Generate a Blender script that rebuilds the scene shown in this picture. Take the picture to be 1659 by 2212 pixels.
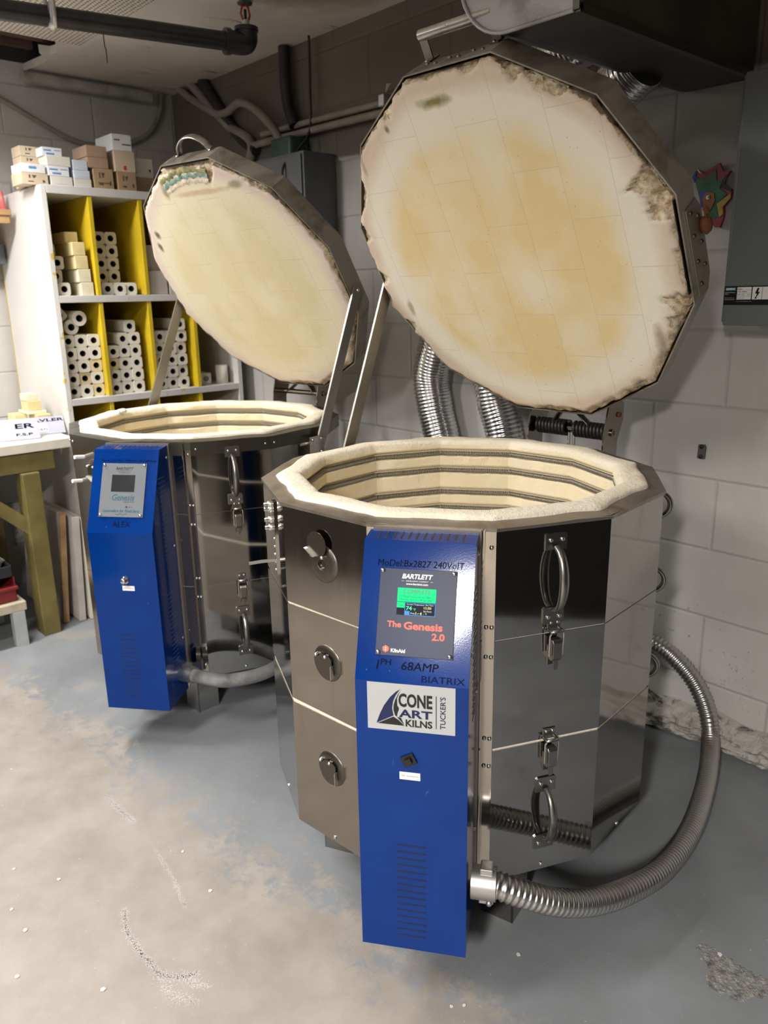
import bpy, bmesh, math, random
from math import sin, cos, pi, radians as R, sqrt, hypot
from mathutils import Vector as V, Matrix as M, noise

for o in list(bpy.data.objects):
    bpy.data.objects.remove(o, do_unlink=True)
SC = bpy.context.scene
COL = SC.collection
rnd = random.Random(7)

# ------------------------------------------------------------------ camera
cd = bpy.data.cameras.new('camera')
cam = bpy.data.objects.new('camera', cd)
COL.objects.link(cam)
yaw, pitch, roll = -0.836673278, -0.270396272, -0.0178857
fw = V((sin(yaw)*cos(pitch), cos(yaw)*cos(pitch), sin(pitch)))
rt = V((cos(yaw), -sin(yaw), 0)); up0 = rt.cross(fw)
rr = cos(roll)*rt + sin(roll)*up0
uu = -sin(roll)*rt + cos(roll)*up0
cam.matrix_world = M((( rr.x, uu.x, -fw.x, .738128), (rr.y, uu.y, -fw.y, -2.103345), (rr.z, uu.z, -fw.z, 1.313784), (0, 0, 0, 1)))
cd.sensor_fit = 'HORIZONTAL'; cd.sensor_width = 36; cd.lens = 36.6026
cd.clip_start = .02
cd.dof.use_dof = True; cd.dof.focus_distance = 1.6; cd.dof.aperture_fstop = 7.0
SC.camera = cam

# ------------------------------------------------------------------ world, exposure
w = bpy.data.worlds.new('world'); SC.world = w; w.use_nodes = True
w.node_tree.nodes['Background'].inputs[0].default_value = (.8, .85, 1, 1)
w.node_tree.nodes['Background'].inputs[1].default_value = .02
SC.view_settings.view_transform = 'Standard'
SC.view_settings.look = 'None'
SC.view_settings.exposure = 0.38
SC.view_settings.gamma = 1
SC.view_settings.use_curve_mapping = False

# ------------------------------------------------------------------ lamps (area light under every ceiling fixture, fixtures built below)
def area(name, loc, sx, sy, watts, rz=0, col=(1, .95, .88), spread=165):
    l = bpy.data.lights.new(name, 'AREA'); l.shape = 'RECTANGLE'; l.size = sx; l.size_y = sy
    l.energy = watts; l.color = col; l.spread = R(spread)
    o = bpy.data.objects.new(name, l); COL.objects.link(o); o.location = loc; o.rotation_euler = (0, 0, rz)
    return o
LAMPS = [((1.33, -3.82, 2.13), R(12), 175, (1, .95, .89), .8), ((-2.15, -1.85, 2.13), R(4), 40, (1, .97, .94), 1.15), ((-.70, -2.75, 2.13), R(4), 32, (1, .96, .91), 1.15)]  # third lamp is added to brighten the kiln interiors and floor
for i, (loc, rz, wt, c, ln) in enumerate(LAMPS):
    area('fluorescent_light', loc, .16, ln, wt, rz, c)

# ================================================================== helpers
class MB:
    def __init__(s): s.v = []; s.f = []; s.m = []; s.sm = []
    def add(s, vs, fs, mi=0, sm=False):
        b = len(s.v); s.v += [tuple(x) for x in vs]
        for f in fs: s.f.append([b+i for i in f]); s.m.append(mi); s.sm.append(sm)
        return s
    def box(s, a, b, mi=0, mat=None):
        x0, y0, z0 = a; x1, y1, z1 = b
        vs = [V(p) for p in ((x0,y0,z0),(x1,y0,z0),(x1,y1,z0),(x0,y1,z0),(x0,y0,z1),(x1,y0,z1),(x1,y1,z1),(x0,y1,z1))]
        if mat: vs = [mat @ p for p in vs]
        return s.add(vs, [(0,3,2,1),(4,5,6,7),(0,1,5,4),(1,2,6,5),(2,3,7,6),(3,0,4,7)], mi)
    def prism(s, pts, h0, h1, mat=None, mi=0):
        n = len(pts)
        vs = [V((x, y, h0)) for x, y in pts] + [V((x, y, h1)) for x, y in pts]
        if mat: vs = [mat @ p for p in vs]
        fs = [tuple(range(n))[::-1], tuple(range(n, 2*n))] + [(i, (i+1) % n, n+(i+1) % n, n+i) for i in range(n)]
        return s.add(vs, fs, mi)
    def tube(s, pts, r, seg=10, mi=0, cap=True, closed=False, rfun=None, flat=1.0, upv=None):
        pts = [V(p) for p in pts]; n = len(pts); rings = []
        ref = None
        for i, p in enumerate(pts):
            a = pts[(i-1) % n] if (closed or i > 0) else p
            b = pts[(i+1) % n] if (closed or i < n-1) else p
            t = (b-a).normalized()
            if ref is None:
                ref = V(upv) if upv else (V((0, 0, 1)) if abs(t.z) < .9 else V((1, 0, 0)))
            ref = (ref - t*ref.dot(t)).normalized(); q = t.cross(ref)
            rad = rfun(i/(n-1)) if rfun else (r[i] if isinstance(r, (list, tuple)) else r)
            rings.append([p + ref*cos(2*pi*k/seg)*rad + q*sin(2*pi*k/seg)*rad*flat for k in range(seg)])
        vs = [x for ring in rings for x in ring]; fs = []
        for i in range(n if closed else n-1):
            j = (i+1) % n
            for k in range(seg):
                fs.append((i*seg+k, i*seg+(k+1) % seg, j*seg+(k+1) % seg, j*seg+k))
        s.add(vs, fs, mi, True)
        if cap and not closed:
            s.add(rings[0], [tuple(range(seg))[::-1]], mi); s.add(rings[-1], [tuple(range(seg))], mi)
        return s
    def cyl(s, p0, p1, r, seg=16, mi=0, r1=None):
        return s.tube([p0, p1], [r, r if r1 is None else r1], seg, mi)
    def lathe(s, prof, seg=24, mat=None, mi=0, sm=True):
        n = len(prof); vs = []
        for k in range(seg):
            a = 2*pi*k/seg
            for r, z in prof:
                p = V((r*cos(a), r*sin(a), z)); vs.append(mat @ p if mat else p)
        fs = []
        for k in range(seg):
            j = (k+1) % seg
            for i in range(n-1): fs.append((k*n+i, j*n+i, j*n+i+1, k*n+i+1))
        return s.add(vs, fs, mi, sm)
    def build(s, name, mats, parent=None, mw=None, label=None, merge=0, bevel=0, sub=0):
        me = bpy.data.meshes.new(name); me.from_pydata(s.v, [], s.f)
        if not isinstance(mats, (list, tuple)): mats = [mats]
        for m in mats: me.materials.append(m)
        me.polygons.foreach_set('material_index', s.m); me.polygons.foreach_set('use_smooth', s.sm)
        bm = bmesh.new(); bm.from_mesh(me)
        if merge: bmesh.ops.remove_doubles(bm, verts=bm.verts, dist=merge)
        bmesh.ops.recalc_face_normals(bm, faces=bm.faces)
        bm.to_mesh(me); bm.free(); me.update()
        o = bpy.data.objects.new(name, me); COL.objects.link(o)
        if parent: o.parent = parent
        if mw is not None: o.matrix_local = mw
        if bevel:
            b = o.modifiers.new('bevel', 'BEVEL'); b.width = bevel; b.segments = 2; b.limit_method = 'ANGLE'; b.angle_limit = R(50)
        if label: o['label'] = label
        return o

def tag(o, label=None, cat=None, group=None, kind=None):
    if label: o['label'] = label
    if cat: o['category'] = cat
    if group: o['group'] = group
    if kind: o['kind'] = kind
    return o
def empty(name, loc, rz=0):
    o = bpy.data.objects.new(name, None); COL.objects.link(o); o.location = loc; o.rotation_euler = (0, 0, rz); o.empty_display_size = .1
    return o
def frame(origin, x, y):
    x = V(x).normalized(); y = V(y); y = (y - x*y.dot(x)).normalized(); z = x.cross(y); o = V(origin)
    return M(((x.x, y.x, z.x, o.x), (x.y, y.y, z.y, o.y), (x.z, y.z, z.z, o.z), (0, 0, 0, 1)))
def smooth_path(pts, n=8):
    pts = [V(p) for p in pts]; P = [pts[0]*2-pts[1]] + pts + [pts[-1]*2-pts[-2]]; out = []
    for i in range(1, len(P)-2):
        a, b, c, d = P[i-1:i+3]
        for k in range(n):
            t = k/n; out.append(.5*((2*b) + (c-a)*t + (2*a-5*b+4*c-d)*t*t + (3*b-a-3*c+d)*t**3))
    out.append(pts[-1]); return out
def resample(pts, step):
    out = [pts[0]]; acc = 0
    for a, b in zip(pts, pts[1:]):
        L = (b-a).length
        if L < 1e-9: continue
        d = step - acc
        while d <= L:
            out.append(a + (b-a)*(d/L)); d += step
        acc = L - (d - step)
    return out

def text_mesh(body, width=None, height=None, bold=0., shear=0., align='CENTER', spacing=1.):
    """lettering as (verts, faces) centred on the origin in x,y"""
    c = bpy.data.curves.new('lettering', 'FONT'); c.body = body; c.size = 1; c.offset = bold; c.shear = shear; c.space_character = spacing; c.resolution_u = 3
    o = bpy.data.objects.new('lettering', c); COL.objects.link(o)
    me = bpy.data.meshes.new_from_object(o.evaluated_get(bpy.context.evaluated_depsgraph_get()))
    vs = [v.co.copy() for v in me.vertices]; fs = [tuple(p.vertices) for p in me.polygons]
    bpy.data.objects.remove(o); bpy.data.curves.remove(c); bpy.data.meshes.remove(me)
    x0 = min(v.x for v in vs); x1 = max(v.x for v in vs); y0 = min(v.y for v in vs); y1 = max(v.y for v in vs)
    sx = width/(x1-x0) if width else None; sy = height/(y1-y0) if height else None
    sx = sx or sy; sy = sy or sx
    cx = {'CENTER': (x0+x1)/2, 'LEFT': x0}[align]; cy = (y0+y1)/2
    return [V(((v.x-cx)*sx, (v.y-cy)*sy, 0)) for v in vs], fs
def put_text(mb, fr, body, x, y, width=None, height=None, z=.0006, mi=0, rot=0, **k):
    vs, fs = text_mesh(body, width, height, **k)
    c, s_ = cos(rot), sin(rot)
    mb.add([fr @ V((x + v.x*c - v.y*s_, y + v.x*s_ + v.y*c, z)) for v in vs], fs, mi)

# ================================================================== materials
def mat(name):
    m = bpy.data.materials.new(name); m.use_nodes = True
    return m, m.node_tree, m.node_tree.nodes['Principled BSDF']
def nd(nt, t, **kw):
    n = nt.nodes.new('ShaderNode'+t)
    for k, v in kw.items():
        if k in n.inputs: n.inputs[k].default_value = v
        else: setattr(n, k, v)
    return n
def L(nt, a, b): nt.links.new(a, b)
def coord(nt): return nd(nt, 'TexCoord').outputs['Object']
def noise_(nt, vec, scale, detail=4, rough=.55, dist=0.):
    n = nd(nt, 'TexNoise'); n.inputs['Scale'].default_value = scale; n.inputs['Detail'].default_value = detail
    n.inputs['Roughness'].default_value = rough; n.inputs['Distortion'].default_value = dist
    L(nt, vec, n.inputs['Vector']); return n.outputs['Fac']
def ramp(nt, fac, stops, interp='LINEAR'):
    r = nd(nt, 'ValToRGB'); e = r.color_ramp.elements; r.color_ramp.interpolation = interp
    while len(e) < len(stops): e.new(.5)
    for el, (p, c) in zip(e, stops):
        el.position = p; el.color = (*c, 1) if isinstance(c, (tuple, list)) else (c, c, c, 1)
    L(nt, fac, r.inputs[0]); return r.outputs[0]
def mixc(nt, fac, a, b, mode='MIX'):
    m = nd(nt, 'Mix'); m.data_type = 'RGBA'; m.blend_type = mode
    for sock, val in ((m.inputs[0], fac), (m.inputs[6], a), (m.inputs[7], b)):
        if isinstance(val, (int, float)): sock.default_value = val
        elif isinstance(val, tuple): sock.default_value = (*val, 1)
        else: L(nt, val, sock)
    return m.outputs[2]
def math_(nt, op, a, b=None, c=None, clamp=False):
    m = nd(nt, 'Math'); m.operation = op; m.use_clamp = clamp
    for i, v in enumerate((a, b, c)):
        if v is None: continue
        if isinstance(v, (int, float)): m.inputs[i].default_value = v
        else: L(nt, v, m.inputs[i])
    return m.outputs[0]
def bump(nt, bsdf, h, strength=.3, dist=.002):
    b = nd(nt, 'Bump'); b.inputs['Strength'].default_value = strength; b.inputs['Distance'].default_value = dist
    L(nt, h, b.inputs['Height']); L(nt, b.outputs[0], bsdf.inputs['Normal']); return b
def mapping(nt, vec, loc=(0, 0, 0), scale=(1, 1, 1), rot=(0, 0, 0)):
    m = nd(nt, 'Mapping'); m.inputs['Location'].default_value = loc; m.inputs['Scale'].default_value = scale; m.inputs['Rotation'].default_value = rot
    L(nt, vec, m.inputs['Vector']); return m.outputs[0]
def sepxyz(nt, vec):
    s = nd(nt, 'SeparateXYZ'); L(nt, vec, s.inputs[0]); return s.outputs
def simple(name, col, rough=.6, metal=0., var=.12, scale=12, bmp=.05, spec=.5, coat=0.):
    m, nt, b = mat(name); vec = coord(nt)
    n = noise_(nt, vec, scale, 5)
    dk = tuple(c*(1-var*1.6) for c in col); lt = tuple(min(1, c*(1+var)) for c in col)
    L(nt, ramp(nt, n, [(.25, dk), (.75, lt)]), b.inputs['Base Color'])
    b.inputs['Roughness'].default_value = rough; b.inputs['Metallic'].default_value = metal
    b.inputs['Specular IOR Level'].default_value = spec; b.inputs['Coat Weight'].default_value = coat
    if bmp: bump(nt, b, noise_(nt, vec, scale*6, 3), bmp, .002)
    return m

def make_steel(name, base, r0, r1, stain=(.30, .25, .20), stain_at=(.58, .75), streak=(1, 1, 1), wob=.02):
    m, nt, b = mat(name); vec = coord(nt)
    n1 = noise_(nt, mapping(nt, vec, scale=streak), 5, 6, .65, .6)
    n2 = noise_(nt, vec, 2.3, 4, .6, 1.2)
    L(nt, mixc(nt, ramp(nt, n1, [(stain_at[0], 0.), (stain_at[1], .8)]), base, stain), b.inputs['Base Color'])
    b.inputs['Metallic'].default_value = 1
    L(nt, ramp(nt, math_(nt, 'ADD', math_(nt, 'MULTIPLY', n1, .5), math_(nt, 'MULTIPLY', n2, .5)), [(.35, r0), (.68, r1)]), b.inputs['Roughness'])
    bump(nt, b, noise_(nt, vec, 3.2, 2), wob, .02)
    return m
STEEL = make_steel('polished stainless', (.40, .39, .375), .03, .11, wob=.01)
STEEL_DULL = make_steel('brushed stainless', (.33, .305, .275), .05, .22, streak=(3, 3, .6))
BAR = make_steel('flat bar steel', (.36, .34, .30), .34, .5)
CAP = make_steel('heat tinted rim steel', (.31, .28, .25), .30, .5, (.16, .11, .08), (.45, .65))
BAND = make_steel('scorched lid band', (.34, .31, .26), .26, .5, (.085, .066, .042), (.46, .6))
BARE = make_steel('plain bright metal', (.62, .61, .58), .22, .35)
DARKM = make_steel('dark steel', (.13, .12, .105), .3, .5)
CAST = make_steel('cast handle metal', (.30, .29, .27), .28, .42)
ZINC = make_steel('zinc fitting', (.55, .55, .55), .35, .55)
SPRING = simple('black spring steel', (.03, .028, .026), .4, .4)
for m_, mt_ in ((CAP, .75), (BAND, .3)): m_.node_tree.nodes['Principled BSDF'].inputs['Metallic'].default_value = mt_
RUST = simple('rust', (.18, .06, .02), .8)
BLACK = simple('black', (.008, .008, .009), .4, bmp=0)
INK = simple('marker ink', (.006, .008, .025), .8, bmp=0, spec=.05)
FAINT = simple('faded marker ink', (.006, .013, .07), .8, bmp=0, spec=.05)
WHITE = simple('white print', (.85, .85, .85), .45, bmp=0, var=.02)
CHIPW = simple('chipped white', (.62, .58, .54), .8)

def make_blue():
    m, nt, b = mat('blue powder coat'); vec = coord(nt)
    n = noise_(nt, vec, 9, 4)
    base = ramp(nt, n, [(.3, (.0004, .027, .178)), (.7, (.0005, .033, .208))])
    sc = noise_(nt, mapping(nt, vec, scale=(60, 60, 14), rot=(.3, .5, .2)), 1.6, 3, .6, 1.)
    L(nt, mixc(nt, ramp(nt, sc, [(.73, 0.), (.78, .35)]), base, (.25, .33, .55)), b.inputs['Base Color'])
    b.inputs['Roughness'].default_value = .10; b.inputs['Specular IOR Level'].default_value = .24
    bump(nt, b, noise_(nt, vec, 420, 2), .035, .001)
    return m
BLUE = make_blue()

def make_firebrick(name, a, b_, dark, dark_at=(.7, .9), bm=.5, scale=1.):
    m, nt, b = mat(name); vec = coord(nt)
    n = noise_(nt, vec, 7*scale, 5, .6)
    base = ramp(nt, n, [(.3, a), (.7, b_)])
    v = nd(nt, 'TexVoronoi'); v.inputs['Scale'].default_value = 130*scale; L(nt, vec, v.inputs['Vector'])
    pits = ramp(nt, v.outputs['Distance'], [(.06, 1.), (.16, 0.)])
    msk = math_(nt, 'MULTIPLY', pits, ramp(nt, noise_(nt, vec, 35, 2), [(.5, 0.), (.6, 1.)]))
    col = mixc(nt, math_(nt, 'MULTIPLY', msk, .55), base, tuple(c*.45 for c in a))
    st = noise_(nt, vec, 16, 6, .7, .5)
    col = mixc(nt, ramp(nt, st, [(dark_at[0], 0.), (dark_at[1], .9)]), col, dark)
    L(nt, col, b.inputs['Base Color']); b.inputs['Roughness'].default_value = .95; b.inputs['Specular IOR Level'].default_value = .1
    h = math_(nt, 'SUBTRACT', noise_(nt, vec, 90, 5, .7), math_(nt, 'MULTIPLY', msk, .8))
    bump(nt, b, h, bm, .004)
    return m
BRICK = make_firebrick('firebrick', (.86, .75, .52), (.90, .81, .61), (.46, .34, .18), (.72, .9))
RIM = make_firebrick('worn firebrick rim', (.84, .76, .60), (.90, .84, .72), (.46, .32, .18), (.64, .82), .9)
FRESH = make_firebrick('freshly broken brick', (.74, .67, .46), (.86, .80, .62), (.5, .38, .22), (.7, .85), 1.)
CRUMB = make_firebrick('broken firebrick edge', (.52, .40, .27), (.78, .66, .48), (.05, .03, .02), (.52, .66), 1.)

def make_lid_mat(name, cream, yellow, ringc, pink, dark, edge):
    """underside of a lid: brick courses, fired colour zones by distance from the rim (lid coordinates)"""
    m, nt, b = mat(name); vec = coord(nt)
    br = nd(nt, 'TexBrick'); br.inputs['Scale'].default_value = 1; br.inputs['Mortar Size'].default_value = .0008; br.inputs['Mortar Smooth'].default_value = .3
    br.inputs['Brick Width'].default_value = .229; br.inputs['Row Height'].default_value = .114; br.inputs['Bias'].default_value = 0
    L(nt, mapping(nt, vec, loc=(5.06, 5.03, 0)), br.inputs['Vector'])
    br.inputs['Color1'].default_value = (0, 0, 0, 1); br.inputs['Color2'].default_value = (1, 1, 1, 1); br.inputs['Mortar'].default_value = (0, 0, 0, 1)
    x, y, z = sepxyz(nt, vec)
    rad = math_(nt, 'SQRT', math_(nt, 'ADD', math_(nt, 'MULTIPLY', x, x), math_(nt, 'MULTIPLY', y, y)))
    wob = noise_(nt, vec, 4.5, 4, .55)
    r2 = math_(nt, 'ADD', rad, math_(nt, 'MULTIPLY', math_(nt, 'SUBTRACT', wob, .5), .075))
    blot = noise_(nt, mapping(nt, vec, loc=(.4, .1, 3), scale=(1, 1, 1)), 5.0, 3, .5)
    tone = math_(nt, 'ADD', math_(nt, 'MULTIPLY', br.outputs['Color'], .13), math_(nt, 'SUBTRACT', blot, .06))
    core = mixc(nt, ramp(nt, tone, [(.33, 0.), (.58, 1.)]), cream, yellow)
    zone = ramp(nt, math_(nt, 'MULTIPLY', r2, 2.), [(.60, 0.), (.70, 1.)])
    col = mixc(nt, zone, core, ringc)
    col = mixc(nt, ramp(nt, math_(nt, 'MULTIPLY', r2, 2.), [(.765, 0.), (.83, 1.)]), col, pink)
    col = mixc(nt, ramp(nt, math_(nt, 'MULTIPLY', r2, 2.), [(.855, 0.), (.93, .8)]), col, dark)
    v = nd(nt, 'TexVoronoi'); v.inputs['Scale'].default_value = 75; L(nt, vec, v.inputs['Vector'])
    pits = math_(nt, 'MULTIPLY', ramp(nt, v.outputs['Distance'], [(.05, 1.), (.15, 0.)]), ramp(nt, noise_(nt, vec, 21, 2), [(.54, 0.), (.62, 1.)]))
    col = mixc(nt, math_(nt, 'MULTIPLY', br.outputs['Fac'], .28), col, tuple(c*.55 for c in pink))
    col = mixc(nt, math_(nt, 'MULTIPLY', pits, .5), col, tuple(c*.5 for c in cream))
    wv = math_(nt, 'MULTIPLY', math_(nt, 'SUBTRACT', noise_(nt, vec, 22, 4, .6), .5), 1.3)
    for (sx, sy, rx, ry, sc_, st_) in edge or ():
        ax = math_(nt, 'DIVIDE', math_(nt, 'SUBTRACT', x, sx), rx); ay = math_(nt, 'DIVIDE', math_(nt, 'SUBTRACT', y, sy), ry)
        dd = math_(nt, 'ADD', math_(nt, 'SQRT', math_(nt, 'ADD', math_(nt, 'MULTIPLY', ax, ax), math_(nt, 'MULTIPLY', ay, ay))), wv)
        col = mixc(nt, ramp(nt, dd, [(.35, st_), (1., 0.)]), col, sc_)
    g1 = noise_(nt, vec, 70, 6, .75); g2 = noise_(nt, vec, 17, 5, .65)
    broke = math_(nt, 'ADD', z, math_(nt, 'MULTIPLY', math_(nt, 'SUBTRACT', g1, .5), .005))
    grain = mixc(nt, ramp(nt, g1, [(.38, 0.), (.6, 1.)]), (.40, .28, .17), (.82, .73, .55))
    sooty = math_(nt, 'MULTIPLY', ramp(nt, math_(nt, 'ADD', g2, math_(nt, 'MULTIPLY', math_(nt, 'SUBTRACT', g1, .5), .5)), [(.50, 0.), (.60, 1.)]), ramp(nt, math_(nt, 'MULTIPLY', rad, 2.), [(.83, 0.), (.87, 1.)]))
    grain = mixc(nt, math_(nt, 'MULTIPLY', sooty, .85), grain, (.07, .045, .03))
    col = mixc(nt, ramp(nt, math_(nt, 'MULTIPLY', broke, 100.), [(.26, 0.), (.42, 1.)]), col, grain)
    L(nt, col, b.inputs['Base Color']); b.inputs['Roughness'].default_value = .9; b.inputs['Specular IOR Level'].default_value = .15
    h = math_(nt, 'SUBTRACT', math_(nt, 'SUBTRACT', noise_(nt, vec, 110, 4, .7), math_(nt, 'MULTIPLY', br.outputs['Fac'], 1.2)), math_(nt, 'MULTIPLY', pits, 1.))
    bump(nt, b, h, .35, .003)
    return m
LID1 = make_lid_mat('fired lid face cream', (.86, .79, .60), (.82, .66, .36), (.86, .81, .69), (.72, .60, .49), (.36, .26, .18), [(.381, -.045, .016, .060, (.20, .19, .04), .9), (.348, -.209, .012, .010, (.14, .12, .08), .8), (-.322, .292, .022, .030, (.10, .08, .05), .75), (-.20, .36, .05, .018, (.22, .15, .09), .6), (-.12, -.36, .03, .012, (.30, .20, .08), .6), (.30, -.33, .05, .012, (.25, .17, .11), .6)])
LID2 = make_lid_mat('fired lid face pale', (.78, .72, .53), (.72, .65, .42), (.78, .72, .55), (.70, .60, .53), (.44, .33, .26), [(.218, -.323, .020, .016, (.09, .085, .045), .9), (.172, -.345, .022, .014, (.10, .09, .05), .9), (.36, -.15, .03, .02, (.20, .15, .08), .7), (.355, .19, .018, .040, (.22, .19, .10), .7), (.345, .02, .012, .17, (.45, .28, .12), .5)])

def make_wall(name, axis, dark_top):
    m, nt, b = mat(name); vec = coord(nt); x, y, z = sepxyz(nt, vec)
    h = x if axis == 'x' else y
    cb = nd(nt, 'CombineXYZ'); L(nt, math_(nt, 'ADD', h, .2078+.4064*20), cb.inputs[0]); L(nt, math_(nt, 'ADD', z, .0121+.4064*2), cb.inputs[1])
    br = nd(nt, 'TexBrick'); br.inputs['Scale'].default_value = 1; br.inputs['Mortar Size'].default_value = .0075; br.inputs['Mortar Smooth'].default_value = 1.
    br.inputs['Brick Width'].default_value = .4064; br.inputs['Row Height'].default_value = .2032; br.inputs['Bias'].default_value = 0
    L(nt, cb.outputs[0], br.inputs['Vector'])
    n = noise_(nt, vec, 3, 5, .6)
    base = ramp(nt, n, [(.3, (.46, .445, .43)), (.7, (.55, .535, .52))])
    # scuffs and mildew speckle, denser near the floor
    sp = noise_(nt, vec, 48, 6, .75)
    low = nd(nt, 'MapRange'); low.inputs[1].default_value = .62; low.inputs[2].default_value = .05; L(nt, z, low.inputs[0])
    patch = ramp(nt, noise_(nt, vec, 3.4, 3), [(.42, 0.), (.62, 1.)])
    thr = math_(nt, 'ADD', sp, math_(nt, 'MULTIPLY', math_(nt, 'MULTIPLY', low.outputs[0], patch), .24))
    col = mixc(nt, ramp(nt, thr, [(.66, 0.), (.74, .75)]), base, (.10, .095, .085))
    sm = noise_(nt, mapping(nt, vec, scale=(1, 1, .35)), 6, 5, .65)
    col = mixc(nt, ramp(nt, sm, [(.55, 0.), (.8, .35)]), col, (.33, .31, .29))
    col = mixc(nt, math_(nt, 'MULTIPLY', br.outputs['Fac'], .22), col, (.30, .285, .265))
    if dark_top:   # the courses above a set height are a darker brown grey
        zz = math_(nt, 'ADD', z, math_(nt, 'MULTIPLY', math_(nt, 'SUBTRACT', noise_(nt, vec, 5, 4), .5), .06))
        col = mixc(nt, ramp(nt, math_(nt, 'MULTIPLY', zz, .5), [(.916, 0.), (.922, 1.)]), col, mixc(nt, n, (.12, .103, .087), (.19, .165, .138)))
    L(nt, col, b.inputs['Base Color']); b.inputs['Roughness'].default_value = .6; b.inputs['Specular IOR Level'].default_value = .3
    hh = math_(nt, 'ADD', math_(nt, 'MULTIPLY', br.outputs['Fac'], -1.), math_(nt, 'MULTIPLY', noise_(nt, vec, 60, 4, .6), .16))
    bump(nt, b, hh, .45, .008)
    return m
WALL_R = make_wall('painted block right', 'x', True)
WALL_L = make_wall('painted block left', 'y', False)

def make_floor():
    m, nt, b = mat('worn painted concrete'); vec = coord(nt); x, y, z = sepxyz(nt, vec)
    # signed distance to the edge of the surviving blue paint, a bent line across the floor
    l1 = math_(nt, 'ADD', math_(nt, 'ADD', math_(nt, 'MULTIPLY', x, -.09), math_(nt, 'MULTIPLY', y, 1.)), 1.20)
    l2 = math_(nt, 'ADD', math_(nt, 'ADD', math_(nt, 'MULTIPLY', x, .46), math_(nt, 'MULTIPLY', y, .88)), 1.00)
    d = math_(nt, 'MAXIMUM', l1, l2)
    big = noise_(nt, vec, 3.2, 5, .65, .2); fine = noise_(nt, vec, 19, 8, .78, .25)
    dd = math_(nt, 'ADD', math_(nt, 'ADD', d, math_(nt, 'MULTIPLY', math_(nt, 'SUBTRACT', big, .5), .45)), math_(nt, 'MULTIPLY', math_(nt, 'SUBTRACT', fine, .5), .80))
    mask = ramp(nt, math_(nt, 'ADD', dd, .5), [(.44, 0.), (.56, 1.)])
    n2 = noise_(nt, vec, 6, 7, .65)
    bare = ramp(nt, n2, [(.3, (.235, .210, .183)), (.5, (.285, .258, .228)), (.72, (.34, .311, .280))])
    blue = ramp(nt, noise_(nt, vec, 2.4, 6, .6), [(.3, (.165, .175, .185)), (.7, (.245, .262, .282))])
    col = mixc(nt, mask, bare, blue)
    wear = noise_(nt, mapping(nt, vec, loc=(3, 1, 0)), 2.1, 6, .65, .8)
    col = mixc(nt, math_(nt, 'MULTIPLY', ramp(nt, wear, [(.6, 0.), (.66, 1.)]), .45), col, (.31, .275, .235))
    sp = noise_(nt, vec, 85, 4, .6)
    col = mixc(nt, ramp(nt, sp, [(.68, 0.), (.76, .5)]), col, (.66, .62, .57))
    col = mixc(nt, ramp(nt, noise_(nt, mapping(nt, vec, loc=(9, 2, 0)), 110, 3, .6), [(.70, 0.), (.76, .5)]), col, (.12, .11, .10))
    L(nt, col, b.inputs['Base Color'])
    L(nt, ramp(nt, n2, [(.3, .42), (.7, .62)]), b.inputs['Roughness']); b.inputs['Specular IOR Level'].default_value = .4
    bump(nt, b, math_(nt, 'ADD', noise_(nt, vec, 40, 6, .7), math_(nt, 'MULTIPLY', mask, .2)), .12, .004)
    return m
FLOOR = make_floor()

def make_ceil():
    m, nt, b = mat('stained plaster ceiling'); vec = coord(nt)
    n = noise_(nt, vec, 2.5, 5, .6)
    col = ramp(nt, n, [(.3, (.66, .62, .57)), (.7, (.78, .74, .69))])
    st = noise_(nt, mapping(nt, vec, scale=(4, 1.1, 1), rot=(0, 0, .3)), 3.2, 5, .65, .8)
    col = mixc(nt, ramp(nt, st, [(.62, 0.), (.72, .85)]), col, (.10, .09, .08))
    x, y, z = sepxyz(nt, vec)   # rust coloured water stain by the right wall
    dx = math_(nt, 'MULTIPLY', math_(nt, 'ADD', x, 1.35), 1.3); dy = math_(nt, 'MULTIPLY', math_(nt, 'ADD', y, .25), 2.6)
    dist = math_(nt, 'ADD', math_(nt, 'SQRT', math_(nt, 'ADD', math_(nt, 'MULTIPLY', dx, dx), math_(nt, 'MULTIPLY', dy, dy))), math_(nt, 'MULTIPLY', math_(nt, 'SUBTRACT', noise_(nt, vec, 5, 5), .5), .5))
    col = mixc(nt, ramp(nt, dist, [(.25, .9), (.62, 0.)]), col, (.20, .10, .035))
    L(nt, col, b.inputs['Base Color']); b.inputs['Roughness'].default_value = .85
    bump(nt, b, noise_(nt, vec, 30, 5), .2, .004)
    return m
CEIL = make_ceil()
def make_tile():
    m, nt, b = mat('perforated tile'); vec = coord(nt)
    v = nd(nt, 'TexVoronoi'); v.inputs['Scale'].default_value = 62; v.inputs['Randomness'].default_value = .12; v.feature = 'F1'
    v.voronoi_dimensions = '2D'; L(nt, vec, v.inputs['Vector'])
    hole = ramp(nt, v.outputs['Distance'], [(.22, 1.), (.3, 0.)])
    base = ramp(nt, noise_(nt, vec, 3, 4), [(.3, (.68, .64, .58)), (.7, (.78, .74, .68))])
    L(nt, mixc(nt, hole, base, (.06, .05, .045)), b.inputs['Base Color']); b.inputs['Roughness'].default_value = .9
    return m
TILE = make_tile()
DARKWOOD_SHADE = simple('old dark timber and shade', (.035, .03, .028), .9, var=.4)
PLAIN = simple('plain grey plaster', (.06, .055, .05), .9)
PLAIN_DK = simple('dark paint', (.018, .017, .016), .9)
WHITEPAINT = None
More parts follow.
